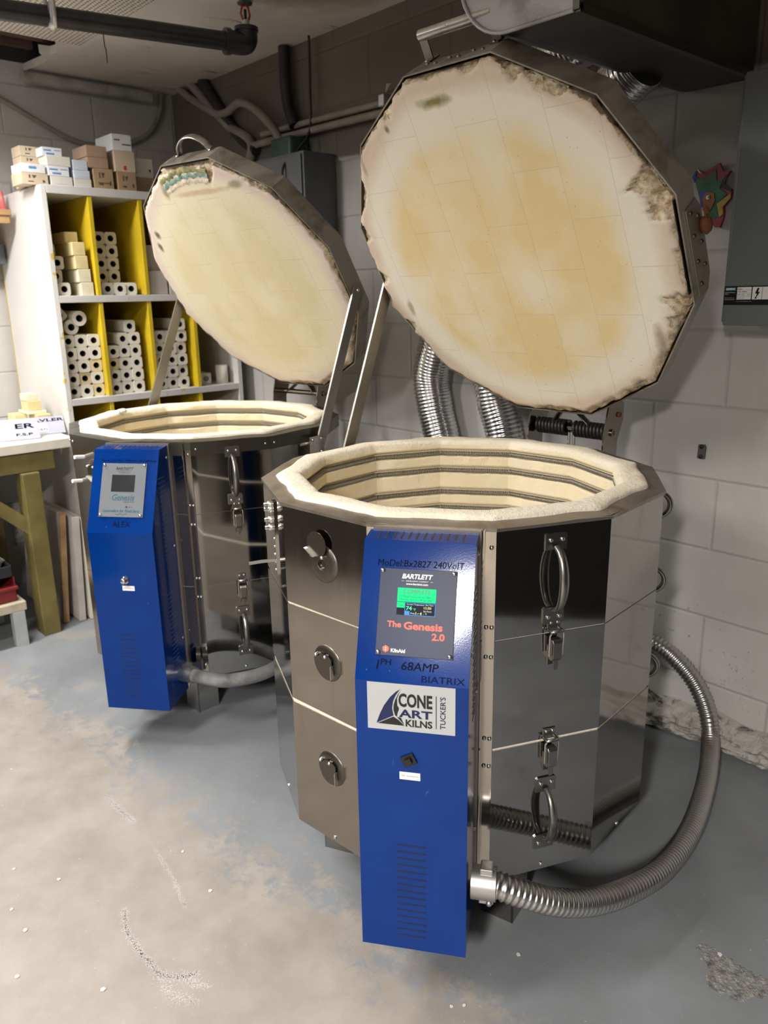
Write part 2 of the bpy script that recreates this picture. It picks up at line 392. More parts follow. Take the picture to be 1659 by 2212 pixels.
def make_peel(name, base, chip, thr):
    m, nt, b = mat(name); vec = coord(nt)
    n = noise_(nt, vec, 4, 5, .6)
    c0 = ramp(nt, n, [(.3, tuple(c*.86 for c in base)), (.7, base)])
    pe = noise_(nt, mapping(nt, vec, scale=(1, 1, .6)), 22, 5, .65)
    x, y, z = sepxyz(nt, vec)
    edge = nd(nt, 'MapRange'); edge.inputs[1].default_value = -2.535; edge.inputs[2].default_value = -2.505; L(nt, x, edge.inputs[0])
    f = math_(nt, 'ADD', pe, math_(nt, 'MULTIPLY', edge.outputs[0], .13))
    L(nt, mixc(nt, ramp(nt, f, [(thr, 0.), (thr+.03, 1.)]), c0, chip), b.inputs['Base Color'])
    b.inputs['Roughness'].default_value = .6; bump(nt, b, pe, .1, .003)
    return m
SHELFWHITE = make_peel('chipped white paint', (.68, .665, .64), (.52, .38, .05), .70)
YELLOW = simple('yellow shelf paint', (.60, .43, .012), .55, var=.15, scale=7)
SHELFBOARD = make_peel('worn white paint', (.60, .59, .575), (.50, .40, .14), .79)
OCHRE = simple('ochre bench paint', (.15, .118, .034), .6, var=.3, scale=9)
TABLETOP = simple('pale worn tabletop', (.66, .62, .53), .6, var=.12, scale=9)
POSTM = make_firebrick('kiln post ceramic', (.66, .62, .53), (.76, .73, .66), (.52, .42, .24), (.68, .85), .15, .6)
POSTY = simple('buff kiln post ceramic', (.68, .58, .36), .8)
HOLE = simple('post bore', (.035, .03, .022), .9, bmp=0)
SOFT = simple('buff soft brick', (.70, .58, .30), .9)
SOFTL = simple('pale soft brick', (.74, .68, .50), .9)
GREYBRICK = simple('grey beige block', (.50, .45, .39), .9)
CARD_T = simple('tan cardboard', (.56, .46, .33), .8)
CARD_K = simple('kraft cardboard', (.36, .25, .14), .8)
CARD_B = simple('brown cardboard', (.38, .26, .18), .8)
CARD_W = simple('white carton', (.70, .72, .74), .7, var=.05)
CARD_C = simple('cream carton', (.64, .61, .54), .7, var=.06)
CARD_BL = simple('pale blue carton', (.55, .60, .70), .7, var=.05)
PBLUE = simple('blue print', (.10, .25, .55), .7, bmp=0)
PDARK = simple('brown print', (.10, .07, .05), .8, bmp=0)
PRED = simple('red print', (.5, .04, .03), .7, bmp=0)
OAK = simple('varnished pine', (.42, .25, .11), .5, var=.25, scale=9)
PINK = simple('pink plastic', (.62, .16, .15), .4)
GREYBOX = simple('grey enamel', (.15, .165, .165), .45, var=.06, scale=5)
GREYBOX2 = simple('weathered grey enamel', (.13, .14, .15), .5, var=.15, scale=6)
PIPE = simple('black iron pipe', (.05, .05, .055), .32, .5, var=.2)
PIPEP = simple('painted conduit', (.30, .27, .235), .6, var=.2)
CABLE = simple('dark cable', (.03, .028, .026), .6)
REDP = simple('red sprinkler bulb frame', (.40, .04, .025), .4)
GREENF = simple('green enamel fitting', (.05, .10, .075), .5, var=.3)
GALV = make_steel('galvanised duct', (.40, .39, .405), .3, .5, (.20, .19, .19), (.45, .62))
GALV.node_tree.nodes['Principled BSDF'].inputs['Metallic'].default_value = .25
FOIL = make_steel('flexible aluminium duct', (.74, .74, .75), .14, .28)
ALU = make_steel('flexible conduit', (.52, .51, .50), .24, .4)
GREYPVC = simple('dusty grey conduit', (.22, .22, .22), .6, var=.5, scale=14)
SLAB = simple('plaster slab', (.50, .45, .42), .85)
WOODEDGE = simple('raw wood edge', (.36, .22, .11), .8, var=.3)
GREYLEG = simple('grey paint', (.36, .38, .38), .7)
STOOLTOP = simple('weathered pine', (.42, .37, .28), .8, var=.2)
REDCRATE = simple('dark red plastic', (.20, .018, .022), .35)
BLACKTRAY = simple('black plastic tray', (.02, .02, .022), .4)
BAG = simple('white plastic bag', (.66, .66, .67), .4, bmp=.4)
SIGNM = simple('laminated sign', (.40, .40, .48), .25, var=.05)
PAPER = simple('white paper', (.82, .82, .83), .6, var=.02)
COIL = make_steel('element wire', (.40, .385, .36), .4, .55)
FOOT = make_firebrick('crumbling footing', (.36, .335, .305), (.56, .54, .51), (.06, .05, .045), (.53, .64), 1., .8)
CHALK = simple('white scuff', (.52, .50, .475), .9)
PANEL_NAVY = simple('navy faceplate', (.022, .031, .075), .38, var=.06, bmp=0, spec=.2)
PANEL_SILVER = simple('silver faceplate', (.17, .187, .205), .45, var=.05, bmp=0, spec=.12)
CORAL = simple('coral lettering', (.78, .13, .08), .5, bmp=0, var=.02)
TEAL = simple('teal lettering', (.0, .085, .14), .7, bmp=0, var=.02)
NAVYINK = simple('navy print', (.006, .012, .07), .5, bmp=0)
STICK = simple('sticker vinyl', (.46, .475, .485), .35, var=.02, bmp=0)
GLASS_DK = simple('dark display glass', (.025, .026, .028), .15, bmp=0)
def emit(name, col, s):
    m, nt, b = mat(name); b.inputs['Base Color'].default_value = (*[c*.2 for c in col], 1)
    b.inputs['Emission Color'].default_value = (*col, 1); b.inputs['Emission Strength'].default_value = s; b.inputs['Roughness'].default_value = .6; b.inputs['Specular IOR Level'].default_value = .08
    return m
SCR_GREEN = emit('lit green screen', (.02, .80, .27), .85)
SCR_BLUE = emit('lit blue screen', (.10, .32, .80), .8)
SCR_DARK = emit('lit dark screen', (.02, .022, .03), 1.)
SCR_WHITE = emit('lit white text', (.75, .85, 1), .9)
SCR_YEL = emit('lit yellow text', (.85, .85, .25), .9)
SCR_GTX = emit('lit green text', (.10, .85, .35), .9)
SCR_DGREEN = emit('dim green text', (.01, .36, .12), .6)
TUBE = emit('fluorescent tube', (1, .96, .9), 6); TUBE_NEAR = emit('bright fluorescent tube', (1, .97, .93), 26)
def make_mesh():
    m, nt, b = mat('expanded metal mesh'); vec = coord(nt)
    wv = nd(nt, 'TexWave'); wv.inputs['Scale'].default_value = 210; wv.bands_direction = 'DIAGONAL'; L(nt, vec, wv.inputs['Vector'])
    c = ramp(nt, wv.outputs['Fac'], [(.3, (.10, .09, .08)), (.6, (.46, .43, .38))])
    L(nt, c, b.inputs['Base Color']); b.inputs['Metallic'].default_value = .8; b.inputs['Roughness'].default_value = .45
    return m
MESH = make_mesh()

# ================================================================== setting
XL = -3.1; CZ = 2.28
def grid_sheet(nx, nz, f):
    m = MB(); vs = [f(i/nx, j/nz) for j in range(nz+1) for i in range(nx+1)]
    m.add(vs, [(j*(nx+1)+i, j*(nx+1)+i+1, (j+1)*(nx+1)+i+1, (j+1)*(nx+1)+i) for j in range(nz) for i in range(nx)])
    return m
def structure(o, label=None): o['kind'] = 'structure'; return tag(o, label)
structure(MB().box((XL-.1, -5.6, -.1), (3.7, .1, 0)).build('floor', FLOOR), 'concrete floor, bare beige with worn blue grey paint')
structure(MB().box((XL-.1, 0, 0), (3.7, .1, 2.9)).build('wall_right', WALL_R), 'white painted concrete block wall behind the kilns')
structure(MB().box((XL-.1, -5.6, 0), (XL, 0, 2.9)).build('wall_left', WALL_L), 'white painted block wall behind the yellow shelves')
structure(MB().box((1.62, -5.6, 0), (1.72, 0, 2.9)).build('wall_far', PLAIN_DK))  # unseen wall, set close and dark so the jacket panels mirror darkness
structure(MB().box((XL, -5.6, 0), (1.72, -5.5, 2.9)).box((XL, -2.95, 0), (-1.05, -2.85, 2.9)).build('wall_front_and_added_stub', PLAIN))  # second box is an unseen stub added to darken the steel reflections
# ceiling: sound slab, and the strip by the left wall with a torn opening
c = MB()
c.box((-2.56, -5.6, CZ), (3.7, 0, CZ+.05))
jag = [(-2.56, 0), (-2.56, -.672)]
jag += [(-2.60, -.70), (-2.64, -.675), (-2.69, -.715), (-2.74, -.69), (-2.785, -.70), (-2.79, -.745), (-2.84, -.71), (-2.88, -.675), (-3.0, -.69), (XL, -.70), (XL, 0)]
c.prism(jag, CZ, CZ+.03)
c.box((XL, -3.9, CZ), (-2.56, -2.2, CZ+.05))
structure(c.build('ceiling', CEIL), 'grey stained ceiling with a rust coloured patch')
structure(MB().box((XL, -4, 2.62), (-2.4, 0, 2.68)).build('trim_1', PLAIN_DK), 'dark deck seen through the torn ceiling')
j = MB()
j.box((XL+.002, -2.2, CZ+.03), (XL+.02, -.62, 2.62)); j.box((XL, -.64, CZ+.03), (-2.5, -.62, 2.62))  # dark sheets added as shade over the pale wall behind the opening
for y in (-.80, -1.12, -1.5): j.box((XL, y-.018, 2.36), (-2.56, y+.018, 2.5))
structure(j.build('trim_2', DARKWOOD_SHADE), 'dark joists and added dark shade sheets inside the torn ceiling')
j = MB(); j.box((-2.83, -2.4, 2.33), (-2.79, -.66, 2.36)); j.box((-3.0, -2.4, 2.34), (-2.97, -.7, 2.37))
structure(j.build('trim_3', simple('rusty furring', (.10, .055, .04), .8)), 'reddish furring strips in the torn ceiling')
structure(MB().box((-2.56, -2.3, CZ-.014), (-1.55, -.675, CZ)).build('trim_4', TILE), 'perforated ceiling board')
structure(MB().prism([(XL, -2.2), (-2.9, -2.2), (-2.92, -1.0), (XL, -.80)], CZ-.02, CZ).build('trim_5', CEIL), 'loose pale ceiling piece by the left wall')
structure(MB().box((-2.575, -.69, CZ-.012), (-1.75, -.66, CZ), ).build('trim_6', CEIL))
# crumbling footing at the base of the right wall
def foot(u, v):
    x = XL + .6 + u*4.0
    top = .105 + .03*noise.noise((x*3.1, 2, 0)) + .02*noise.noise((x*11, 5, 0))
    d = .014 + .045*(sin(min(1, v*1.02)*pi)**.6) * (.75 + .7*noise.noise((x*8, v*4, 1))) + .012*noise.noise((x*38, v*12, 4))
    return (x, -max(.002, d if v < 1 else .0), v*top)
o = grid_sheet(420, 14, foot).build('baseboard_right', FOOT)
structure(o, 'crumbling dark edged footing along the right wall')

# fluorescent ceiling fixtures (out of the picture, they light the room)
for loc, rz, wt, cc, ln in LAMPS:
    e = empty('ceiling_light', (loc[0], loc[1], CZ), rz)
    MB().box((-.10, -ln/2-.04, -.10), (.10, ln/2+.04, 0)).build('housing', WHITE, e)
    for s in (-.05, .05): MB().cyl((s, -ln/2, -.12), (s, ln/2, -.12), .013, 10).build('tube', TUBE_NEAR if loc[0] < -2 else TUBE, e)
    tag(e, 'fluorescent ceiling fixture with two tubes, ' + ('over the camera side of the room' if loc[0] > 1 else 'nearest the left wall' if loc[0] < -2 else 'added to brighten the kilns and floor'), 'light', 'ceiling lights')

# white scuffs on the floor: thin chalk deposits
def scuff(pts, w, dens):
    m = MB(); P = resample(smooth_path([(x, y, 0) for x, y in pts], 10), .0035)
    for p in P:
        for _ in range(dens*3):
            q = p + V((rnd.gauss(0, w), rnd.gauss(0, w), 0)); r = rnd.uniform(.0005, .0014); a = rnd.random()*6
            m.add([(q.x+r*cos(a+t)*rnd.uniform(.6, 1.2), q.y+r*sin(a+t)*rnd.uniform(.6, 1.2), .00012) for t in (0, 1.5, 3.1, 4.6)], [(0, 1, 2, 3)])
    return m
FL = bpy.data.objects['floor']
for pts, w_, dn in (([(-.736, -1.575), (-.69, -1.595), (-.645, -1.601), (-.57, -1.601), (-.512, -1.594), (-.483, -1.563), (-.472, -1.538)], .004, 8), ([(-1.165, -1.429), (-1.077, -1.429), (-1.011, -1.424)], .005, 7), ([(-.874, -1.434), (-.764, -1.447), (-.649, -1.473)], .003, 3), ([(-.53, -1.60), (-.46, -1.60), (-.41, -1.58)], .008, 4), ([(-.49, -1.565), (-.455, -1.56), (-.43, -1.54)], .006, 5)):
    scuff(pts, w_, dn).build('scuff_mark', CHALK, FL, label='white curved scuff')
P = MB()
for i in range(620):
    a = rnd.random()*6.283; r = .058*sqrt(rnd.random())*(1+.3*sin(3*a)); s = rnd.uniform(.002, .0065); x, y = .269+r*cos(a)*1.25, -.768+r*sin(a)*.8
    P.add([(x+s*cos(t+a)*rnd.uniform(.6, 1.3), y+s*sin(t+a)*rnd.uniform(.6, 1.3), -.0003) for t in (0, 1.2, 2.5, 3.8, 5)]+[(x, y, .0022*rnd.random()+.0008)], [(0, 1, 5), (1, 2, 5), (2, 3, 5), (3, 4, 5), (4, 0, 5)])
P.build('spalled_patch', simple('broken concrete', (.22, .21, .20), .95, var=.5, scale=60, bmp=.5), FL, label='rough spalled patch')

# ================================================================== kilns
A12 = R(30); CR = cos(R(15))
def ring12(mb, prof, nsub=1, closed=False, mi=0, jitter=None, sm=False, seedz=0):
    """sweep a profile of (apothem, z) round a dodecagon; corners at -75+30i degrees (local)"""
    n = len(prof); N = 12*nsub; vs = []
    for i in range(12):
        a0 = R(-75+30*i); a1 = a0+A12
        for s_ in range(nsub):
            t = s_/nsub
            for k, (ap, z) in enumerate(prof):
                r = ap/CR; zz = z
                x = r*(cos(a0)*(1-t)+cos(a1)*t); y = r*(sin(a0)*(1-t)+sin(a1)*t)
                if callable(zz): zz = zz(x, y)
                p = V((x, y, zz))
                if jitter: p = jitter(p, k)
                vs.append(p)
    fs = []
    for j in range(N):
        j2 = (j+1) % N
        for k in range(n if closed else n-1):
            k2 = (k+1) % n; fs.append((j*n+k, j2*n+k, j2*n+k2, j*n+k2))
    return mb.add(vs, fs, mi, sm)
def pfr(phi, s=0., z=0., ap=.4428):
    """frame on the jacket panel facing phi: x right, y up, z outwards"""
    n = V((cos(phi), sin(phi), 0)); t = V((-sin(phi), cos(phi), 0))
    return frame(n*ap + t*s + V((0, 0, z)), t, (0, 0, 1))
def screw(mb, fr, x, y, r=.004, h=.003, z=0., mi=0):
    mb.lathe([(r, 0), (r, h*.5), (r*.6, h), (0, h*1.05)], 10, fr @ M.Translation((x, y, z)), mi)

def screws(parent, items, m_, name='screw'):
    for fr, x, y, r, h, z in items:
        q = MB(); screw(q, fr, x, y, r, h, z); q.build(name, m_, parent)

def handle(K, fr, h, big=True, horizontal=False):
    m = MB(); k = 1 if big else .8
    for s in (1, -1):
        yy = s*h/2
        m.prism([(-.022*k, -.016*k), (.022*k, -.016*k), (.022*k, .013*k), (.018*k, .016*k), (-.018*k, .016*k), (-.022*k, .013*k)], .0002, .0035, fr @ M.Translation((0, yy, 0)))
        for x in (-.012*k, .012*k): screw(m, fr, x, yy+.003*s, .0045, .0035, .0035, 1)
    pts = []
    for i in range(17):
        t = -1+i/8; y = t*h*.43; z = .006+.031*(max(0, 1-t*t))**.55
        pts.append(fr @ V((0, y, z)))
    m.tube(pts, None, 12, 0, rfun=lambda t: .0052+.0018*sin(t*pi), flat=1.35, upv=fr.to_3x3() @ V((0, 0, 1)))
    return m.build('handle', [CAST, BARE], K)
def latch(K, fr):
    l = MB(); l.box((-.011, -.052, 0), (.011, -.012, .003), 0, fr); o = l.build('latch', CAST, K)     # base below the seam
    l = MB()
    l.box((-.013, .018, 0), (.013, .040, .0025), 0, fr)                    # keeper plate
    for x in (-.007, .007): screw(l, fr, x, .034, .0038, .003, .0025, 1)
    l.tube([fr @ V(p) for p in ((-.012, .020, .002), (-.012, .020, .016), (.012, .020, .016), (.012, .020, .002))], .003, 8)
    l.build('latch_keeper', [CAST, BARE], o)
    q = MB()
    q.tube([fr @ V(p) for p in ((-.014, -.03, .012), (-.0145, .012, .014), (-.010, .022, .016), (.010, .022, .016), (.0145, .012, .014), (.014, -.03, .012))], .0022, 8)
    q.build('latch_loop', BARE, o)
    q = MB()
    prof = [(.003, .004), (.016, .004), (.020, -.002), (.020, -.034), (.014, -.040), (.003, -.040)]
    f2 = fr @ M.Rotation(R(-90), 4, 'Y')
    q.prism([(z, y) for z, y in prof], -.010, .010, fr @ M(((0, 0, 1, 0), (0, 1, 0, 0), (1, 0, 0, 0), (0, 0, 0, 1))))
    q.prism([(-.006, -.038), (.006, -.038), (.006, -.055), (.0035, -.060), (-.0035, -.060), (-.006, -.055)], .012, .014, fr)
    q.build('latch_lever', CAST, o, bevel=.0012)
    return o

def control_panel_navy(box, fr, W, H):
    """fr: panel frame, origin top left, x right, y up. u,v fractions"""
    def X(u): return u*W
    def Y(v): return -v*H
    p = MB(); p.box((0, -H, .0005), (W, 0, .003), 0, fr)
    cp = p.build('control_panel', PANEL_NAVY, box, label='navy blue face plate', bevel=.0006)
    screws(cp, [(fr, X(u), Y(v), .0042, .0035, .003) for u, v in ((.035, .03), (.962, .03), (.04, .965), (.962, .965))], BARE)
    t = MB()
    put_text(t, fr, 'BARTLETT', X(.49), Y(.085), X(.40), .0085, .0034, bold=.035, shear=.22)
    put_text(t, fr, 'INSTRUMENT COMPANY', X(.49), Y(.140), X(.29), .0020, .0034)
    t.box((X(.285), Y(.1415), .003), (X(.32), Y(.139), .0033), 0, fr); t.box((X(.66), Y(.1415), .003), (X(.695), Y(.139), .0033), 0, fr)
    put_text(t, fr, 'www.bartinst.com', X(.49), Y(.172), X(.285), None, .0034, bold=.02)
    t.build('lettering', WHITE, cp, label='white printed lettering'); t = MB()
    put_text(t, fr, 'KilnAid', X(.295), Y(.938), X(.185), None, .0034, bold=.03)
    t.build('lettering', WHITE, cp, label='white printed lettering')
    t = MB()
    put_text(t, fr, 'The', X(.225), Y(.640), X(.185), .0105, .0034, bold=.035)
    put_text(t, fr, 'Genesis', X(.60), Y(.648), X(.50), .0135, .0034, bold=.035)
    put_text(t, fr, '2.0', X(.80), Y(.757), X(.165), .0125, .0034, bold=.035)
    t.build('lettering', CORAL, cp, label='coral printed lettering'); t = MB()
    hx = [(X(.135)+.0062*cos(a), Y(.925)+.0062*sin(a)) for a in (R(90+60*i) for i in range(6))]
    t.prism(hx, .003, .0033, fr)
    t.build('app_icon', CORAL, cp, label='coral hexagon icon')
    t = MB()
    for sg in (1, -1):
        t.prism([(X(.135)-.0014, Y(.925)+sg*.001), (X(.135)+.0014, Y(.925)+sg*.001), (X(.135), Y(.925)+sg*.0033)], .0032, .0036, fr)
    t.build('icon_arrows', WHITE, cp)
    # lit screen
    x0, x1, y0, y1 = .245, .745, .220, .530
    s = MB()
    s.box((X(x0), Y(y1), .003), (X(x1), Y(y0), .0036), 1, fr)
    s.box((X(x0), Y(.378), .0036), (X(x1), Y(y0), .0038), 0, fr)
    s.box((X(x0), Y(.448), .0036), (X(.345), Y(.383), .0038), 0, fr)
    for a, b_, c_, d_ in ((.348, .385, x1, .391), (.348, .524, x1, y1), (.348, .385, .355, y1), (.738, .385, x1, y1)):
        s.box((X(a), Y(d_), .0036), (X(c_), Y(b_), .0039), 2, fr)
    s.box((X(.352), Y(.526), .0036), (X(.415), Y(.482), .0039), 2, fr)
    put_text(s, fr, 'COMPLETE', X(.495), Y(.262), X(.35), .0075, .0042, 3)
    s.box((X(.29), Y(.3035), .0038), (X(.70), Y(.302), .004), 5, fr)
    put_text(s, fr, 'Clear returns to idle', X(.495), Y(.318), X(.36), .0034, .0042, 5)
    put_text(s, fr, 'Note, fan is off at idle', X(.495), Y(.353), X(.40), .0034, .0042, 5)
    put_text(s, fr, 'Clear', X(.295), Y(.418), X(.07), None, .0042, 5)
    put_text(s, fr, 'Current Temperature  Fire Time', X(.545), Y(.407), X(.345), .0030, .0042, 4)
    put_text(s, fr, '74', X(.405), Y(.450), X(.075), .0070, .0042, 7, bold=.03)
    put_text(s, fr, '\u00b0F', X(.475), Y(.462), X(.035), None, .0042, 7)
    put_text(s, fr, '15:00', X(.645), Y(.438), X(.095), .0042, .0042, 6)
    put_text(s, fr, 'Set Point', X(.645), Y(.475), X(.105), .0028, .0042, 4)
    put_text(s, fr, '- \u00b0F', X(.615), Y(.505), X(.045), None, .0042, 6)
    put_text(s, fr, 'Seg', X(.455), Y(.506), X(.055), .0030, .0042, 4)
    put_text(s, fr, '1', X(.497), Y(.504), None, .0050, .0042, 6, bold=.02)
    put_text(s, fr, 'of', X(.525), Y(.506), X(.022), None, .0042, 4)
    put_text(s, fr, '4', X(.56), Y(.504), None, .0050, .0042, 6, bold=.02)
    s.build('screen', [SCR_GREEN, SCR_DARK, SCR_BLUE, BLACK, SCR_WHITE, SCR_DGREEN, SCR_YEL, SCR_GTX], cp, label='lit colour display')

def control_panel_silver(box, fr, W, H):
    def X(u): return u*W
    def Y(v): return -v*H
    cp = MB().box((0, -H, .0005), (W, 0, .003), 0, fr).build('control_panel', PANEL_SILVER, box, label='silver face plate', bevel=.0006)
    screws(cp, [(fr, X(u), Y(v), .0045, .004, .003) for u, v in ((.045, .03), (.95, .03), (.045, .965), (.95, .965))], BARE)
    t = MB()
    put_text(t, fr, 'BARTLETT', X(.51), Y(.095), X(.39), .0075, .0034, bold=.03, shear=.22)
    put_text(t, fr, 'INSTRUMENT COMPANY', X(.51), Y(.142), X(.29), .0020, .0034)
    put_text(t, fr, 'www.bartinst.com', X(.51), Y(.170), X(.25), None, .0034)
    put_text(t, fr, 'The', X(.24), Y(.655), X(.035), None, .0034)
    put_text(t, fr, 'Model LT3140', X(.66), Y(.715), X(.22), None, .0034)
    put_text(t, fr, 'PROG', X(.71), Y(.812), X(.08), None, .0034)
    t.lathe([(0, .0034), (.003, .0034)], 12, fr @ M.Translation((X(.62), Y(.812), 0)))
    t.build('lettering', BLACK, cp, label='black printed lettering')
    t = MB()
    put_text(t, fr, 'Genesis', X(.53), Y(.635), X(.50), .0175, .0034, shear=.25, bold=.006)
    t.build('lettering', TEAL, cp, label='teal italic lettering'); t = MB()
    put_text(t, fr, 'Controllers for Fired Arts', X(.50), Y(.885), X(.82), .0085, .0034, shear=.3, bold=.01)
    t.tube([fr @ V((X(u), Y(.945)-.0016*sin(u*48), .0032)) for u in [.38+.01*i for i in range(27)]], .0006, 5)
    t.build('lettering', TEAL, cp, label='teal script lettering')
    MB().box((X(.24), Y(.53), .003), (X(.76), Y(.215), .0036), 0, fr).build('screen', GLASS_DK, cp, label='dark switched-off display')

def sticker(box, fr, W, H):
    st = MB().box((0, -H, .0003), (W, 0, .0010), 0, fr).build('maker_sticker', STICK, box, label='white sticker with a blue sail logo')
    def q(px, py):
        sx = (px-105)/1380; sy = (py-140-(px-105)*.088)/702
        return sx*W, -sy*H
    a = MB(); a.prism([q(*p) for p in ((245, 765), (300, 630), (370, 500), (470, 375), (560, 300), (628, 262), (560, 350), (515, 440), (498, 545), (520, 655))], .001, .0013, fr)
    vs = []
    xx, yy = q(867, 640); put_text(a, fr, 'ART', xx, yy, 525/1380*W, 122/702*H, .0014, bold=.03)
    xx, yy = q(1292, 625); put_text(a, fr, "TUCKER'S", xx, yy, 480/702*H, 88/1380*W, .0014, rot=pi/2, bold=.012)
    a.build('logo', NAVYINK, st, label='navy blue logo sail and lettering')
    k = MB()
    for poly in (((642, 272), (590, 345), (545, 425), (522, 500), (520, 570), (543, 650), (575, 675), (585, 615), (605, 570), (605, 540), (582, 505), (578, 400), (612, 325)), ((575, 677), (637, 690), (690, 802), (600, 705)), ((262, 768), (518, 672), (600, 725), (692, 812))):
        k.prism([q(*p) for p in poly], .001, .0013, fr)
    xx, yy = q(865, 442); put_text(k, fr, 'CONE', xx, yy, 530/1380*W, 205/702*H, .0014, bold=.035)
    xx, yy = q(920, 785); put_text(k, fr, 'KILNS', xx, yy, 420/1380*W, 110/702*H, .0014, bold=.03)
    x0, y0 = q(1184, 372); x1, y1 = q(1196, 860); k.box((x0, y1, .001), (x1, y0, .0013), 0, fr)
    k.build('lettering', BLACK, st, label='black logo lettering')

def scrawl(box, fr, items, m, label):
    t = MB()
    for body, x, y, wd, ht, sh in items: put_text(t, fr, body, x, y, wd, ht, .0009, shear=sh)
    return t.build('handwriting', m, box, label=label)

ZB, Z2, Z1, ZT = .158, .4591, .6903, .9104
def coil_mesh(ap, z, r=.0056, pitch=.0046):
    P = []
    for i in range(12):
        a0 = R(-75+30*i); a1 = a0+A12
        P.append(V((ap/CR*cos(a0), ap/CR*sin(a0), z)))
    P.append(P[0]); pts = []; ph = 0
    for a, b in zip(P, P[1:]):
        t = (b-a).normalized(); nrm = V((0, 0, 1)).cross(t); Ln = (b-a).length; n = int(Ln/pitch*8)
        for k in range(n):
            ph += 2*pi/8; pts.append(a + (b-a)*(k/n) + V((0, 0, 1))*r*cos(ph) + nrm*r*sin(ph))
    return MB().tube(pts, .00115, 4, cap=False)

def make_kiln(which):
    if which == 1: loc, rz = (-.471283, -.771967, 0), 4.02572783 + R(75)
    else: loc, rz = (-1.684076, -.742919, 0), 4.08676928 + R(75)
    K = empty('kiln', loc, rz); one = which == 1
    gap = (lambda g0, g1: (lambda x, y: g0 + g1*max(0, -y)/.45))
    g1_, g2_ = (gap(.0022, .0045), gap(.0055, .0065)) if one else (gap(.0012, 0), gap(.0015, 0))
    # --- jacket
    for zb, zt, g in ((ZB, Z2, None), (Z2, Z1, g2_), (Z1, ZT, g1_)):
        low = (lambda x, y, zb=zb, g=g: zb + (g(x, y) if g else 0))
        m = MB(); ring12(m, [(.4408, low), (.4428, low), (.4428, zt), (.4408, zt)], 1, True)
        ob = m.build('jacket_section', STEEL, K)
        if one or True:   # the panel with the peepholes is duller sheet
            me = ob.data; me.materials.append(STEEL_DULL)
            for p in me.polygons:
                ang = math.degrees(math.atan2(p.center.y, p.center.x))
                if -46 < ang < -14: p.material_index = 1
    # rivets along the bottom edge and screws
    screws(K, [(pfr(R(-60+30*j), 0.0, ZB+.012), 0, 0, .0045, .0035, 0) for j in (0, 1, 3, 4, 5)], BARE, 'rivet')
    # corner trim strips either side of the control box, with paired screws
    for sd in (-1, 1):
        m = MB(); f = pfr(0, sd*.108, 0)
        m.box((-.011, ZB+.004, 0), (.011, ZT-.004, .003), 0, f); m.box((-.011 if sd > 0 else .009, ZB+.004, .003), (-.009 if sd > 0 else .011, ZT-.004, .010), 0, f)
        for z in (.20, Z2-.03, Z2+.03, Z1-.03, Z1+.03, .875):
            for x in ((.003,) if z in (.20, .875) else (-.004, .006)): screw(m, f, x, z, .0042, .0035, .003, 1)
        m.build('corner_trim', [STEEL_DULL, BARE], K)
    m = MB(); f = pfr(0, 0, 0); cY = -.009 if one else -.046; Wb = .197
    m.box((cY-Wb/2+.004, .17, .001), (cY+Wb/2+.004, ZT-.003, .012), 0, f); m.build('mesh_guard', MESH, K)
    # --- rim cap
    m = MB()
    jit = lambda p, k: p + V((0, 0, .0025*noise.noise(p*14))) if k in (2, 3) else p
    ring12(m, [(.4408, ZT-.006), (.4465, ZT-.006), (.4465, ZT+.0005), (.400, ZT+.0045), (.400, ZT)], 6, False, 0, jit)
    if not one:
        ring12(m, [(.4432, ZT-.040), (.4455, ZT-.040), (.4462, ZT-.001)], 1)
        for j in range(12):
            for s_ in (-.104, .104):
                if j == 2: continue
                screw(m, pfr(R(-60+30*j), s_, ZT-.021, .4458), 0, 0, .004, .003, 0, 1)
    m.build('rim_cap', [CAP, BARE] if one else [DARKM, BARE], K)
    # --- firebrick wall
    co = [.885, .837, .774, .728, .656, .609] if one else [.884, .836, .773, .727]
    def inner():
        pr = []
        for zc in co:
            pr += [(.3525, zc+.0165), (.3545, zc+.0125), (.366, zc+.0105), (.367, zc-.0075), (.3565, zc-.0085), (.3515, zc-.0115)]
        return pr
    zin = inner()
    prof = [(.4395, ZB+.02), (.4395, ZT-.002), (.413, ZT-.001), (.413, ZT+.007), (.409, ZT+.0110), (.397, ZT+.0125), (.376, ZT+.0125), (.363, ZT+.0112), (.3555, ZT+.006), (.3525, ZT-.002)] + zin + [(.352, .56), (.352, .24), (0.001, .24)]
    nk = len(prof)
    def jb(p, k):
        if 2 <= k <= 4: return p + V((p.x, p.y, 0)).normalized()*(.006*noise.noise(p*16)-.002) + V((0, 0, .004*noise.noise(p*19)))
        if 5 <= k <= 9:
            d = V((p.x, p.y, 0)).normalized(); a = noise.noise(p*9); bb = noise.noise(p*33)
            wgt = 1 if k >= 7 else .5
            return p - d*wgt*(.006*min(0, a) + .0015*bb) + V((0, 0, .003*a*(k == 9) + .0008*bb))
        if k > 9 and k < nk-3 and (k-10) % 6 in (4, 5):
            b_ = noise.noise(p*21); c_ = noise.noise(p*70)
            return p + V((0, 0, .0028*b_ + .0012*c_)) + V((p.x, p.y, 0)).normalized()*(.0022*max(0, b_)*3)
        return p
    m = MB(); ring12(m, prof, 28, False, 0, jb)
    ob = m.build('firebrick_wall', [BRICK, RIM], K)
    for p in ob.data.polygons:
        if p.center.z > ZT-.004 and hypot(p.center.x, p.center.y) > .345: p.material_index = 1
        if hypot(p.center.x, p.center.y) > .4385*1: p.material_index = 1
        if p.center.z > ZT-.0035: p.use_smooth = True
    for zc in co[:5 if one else 3]: coil_mesh(.3600, zc-.0008).build('heating_element', COIL, K)
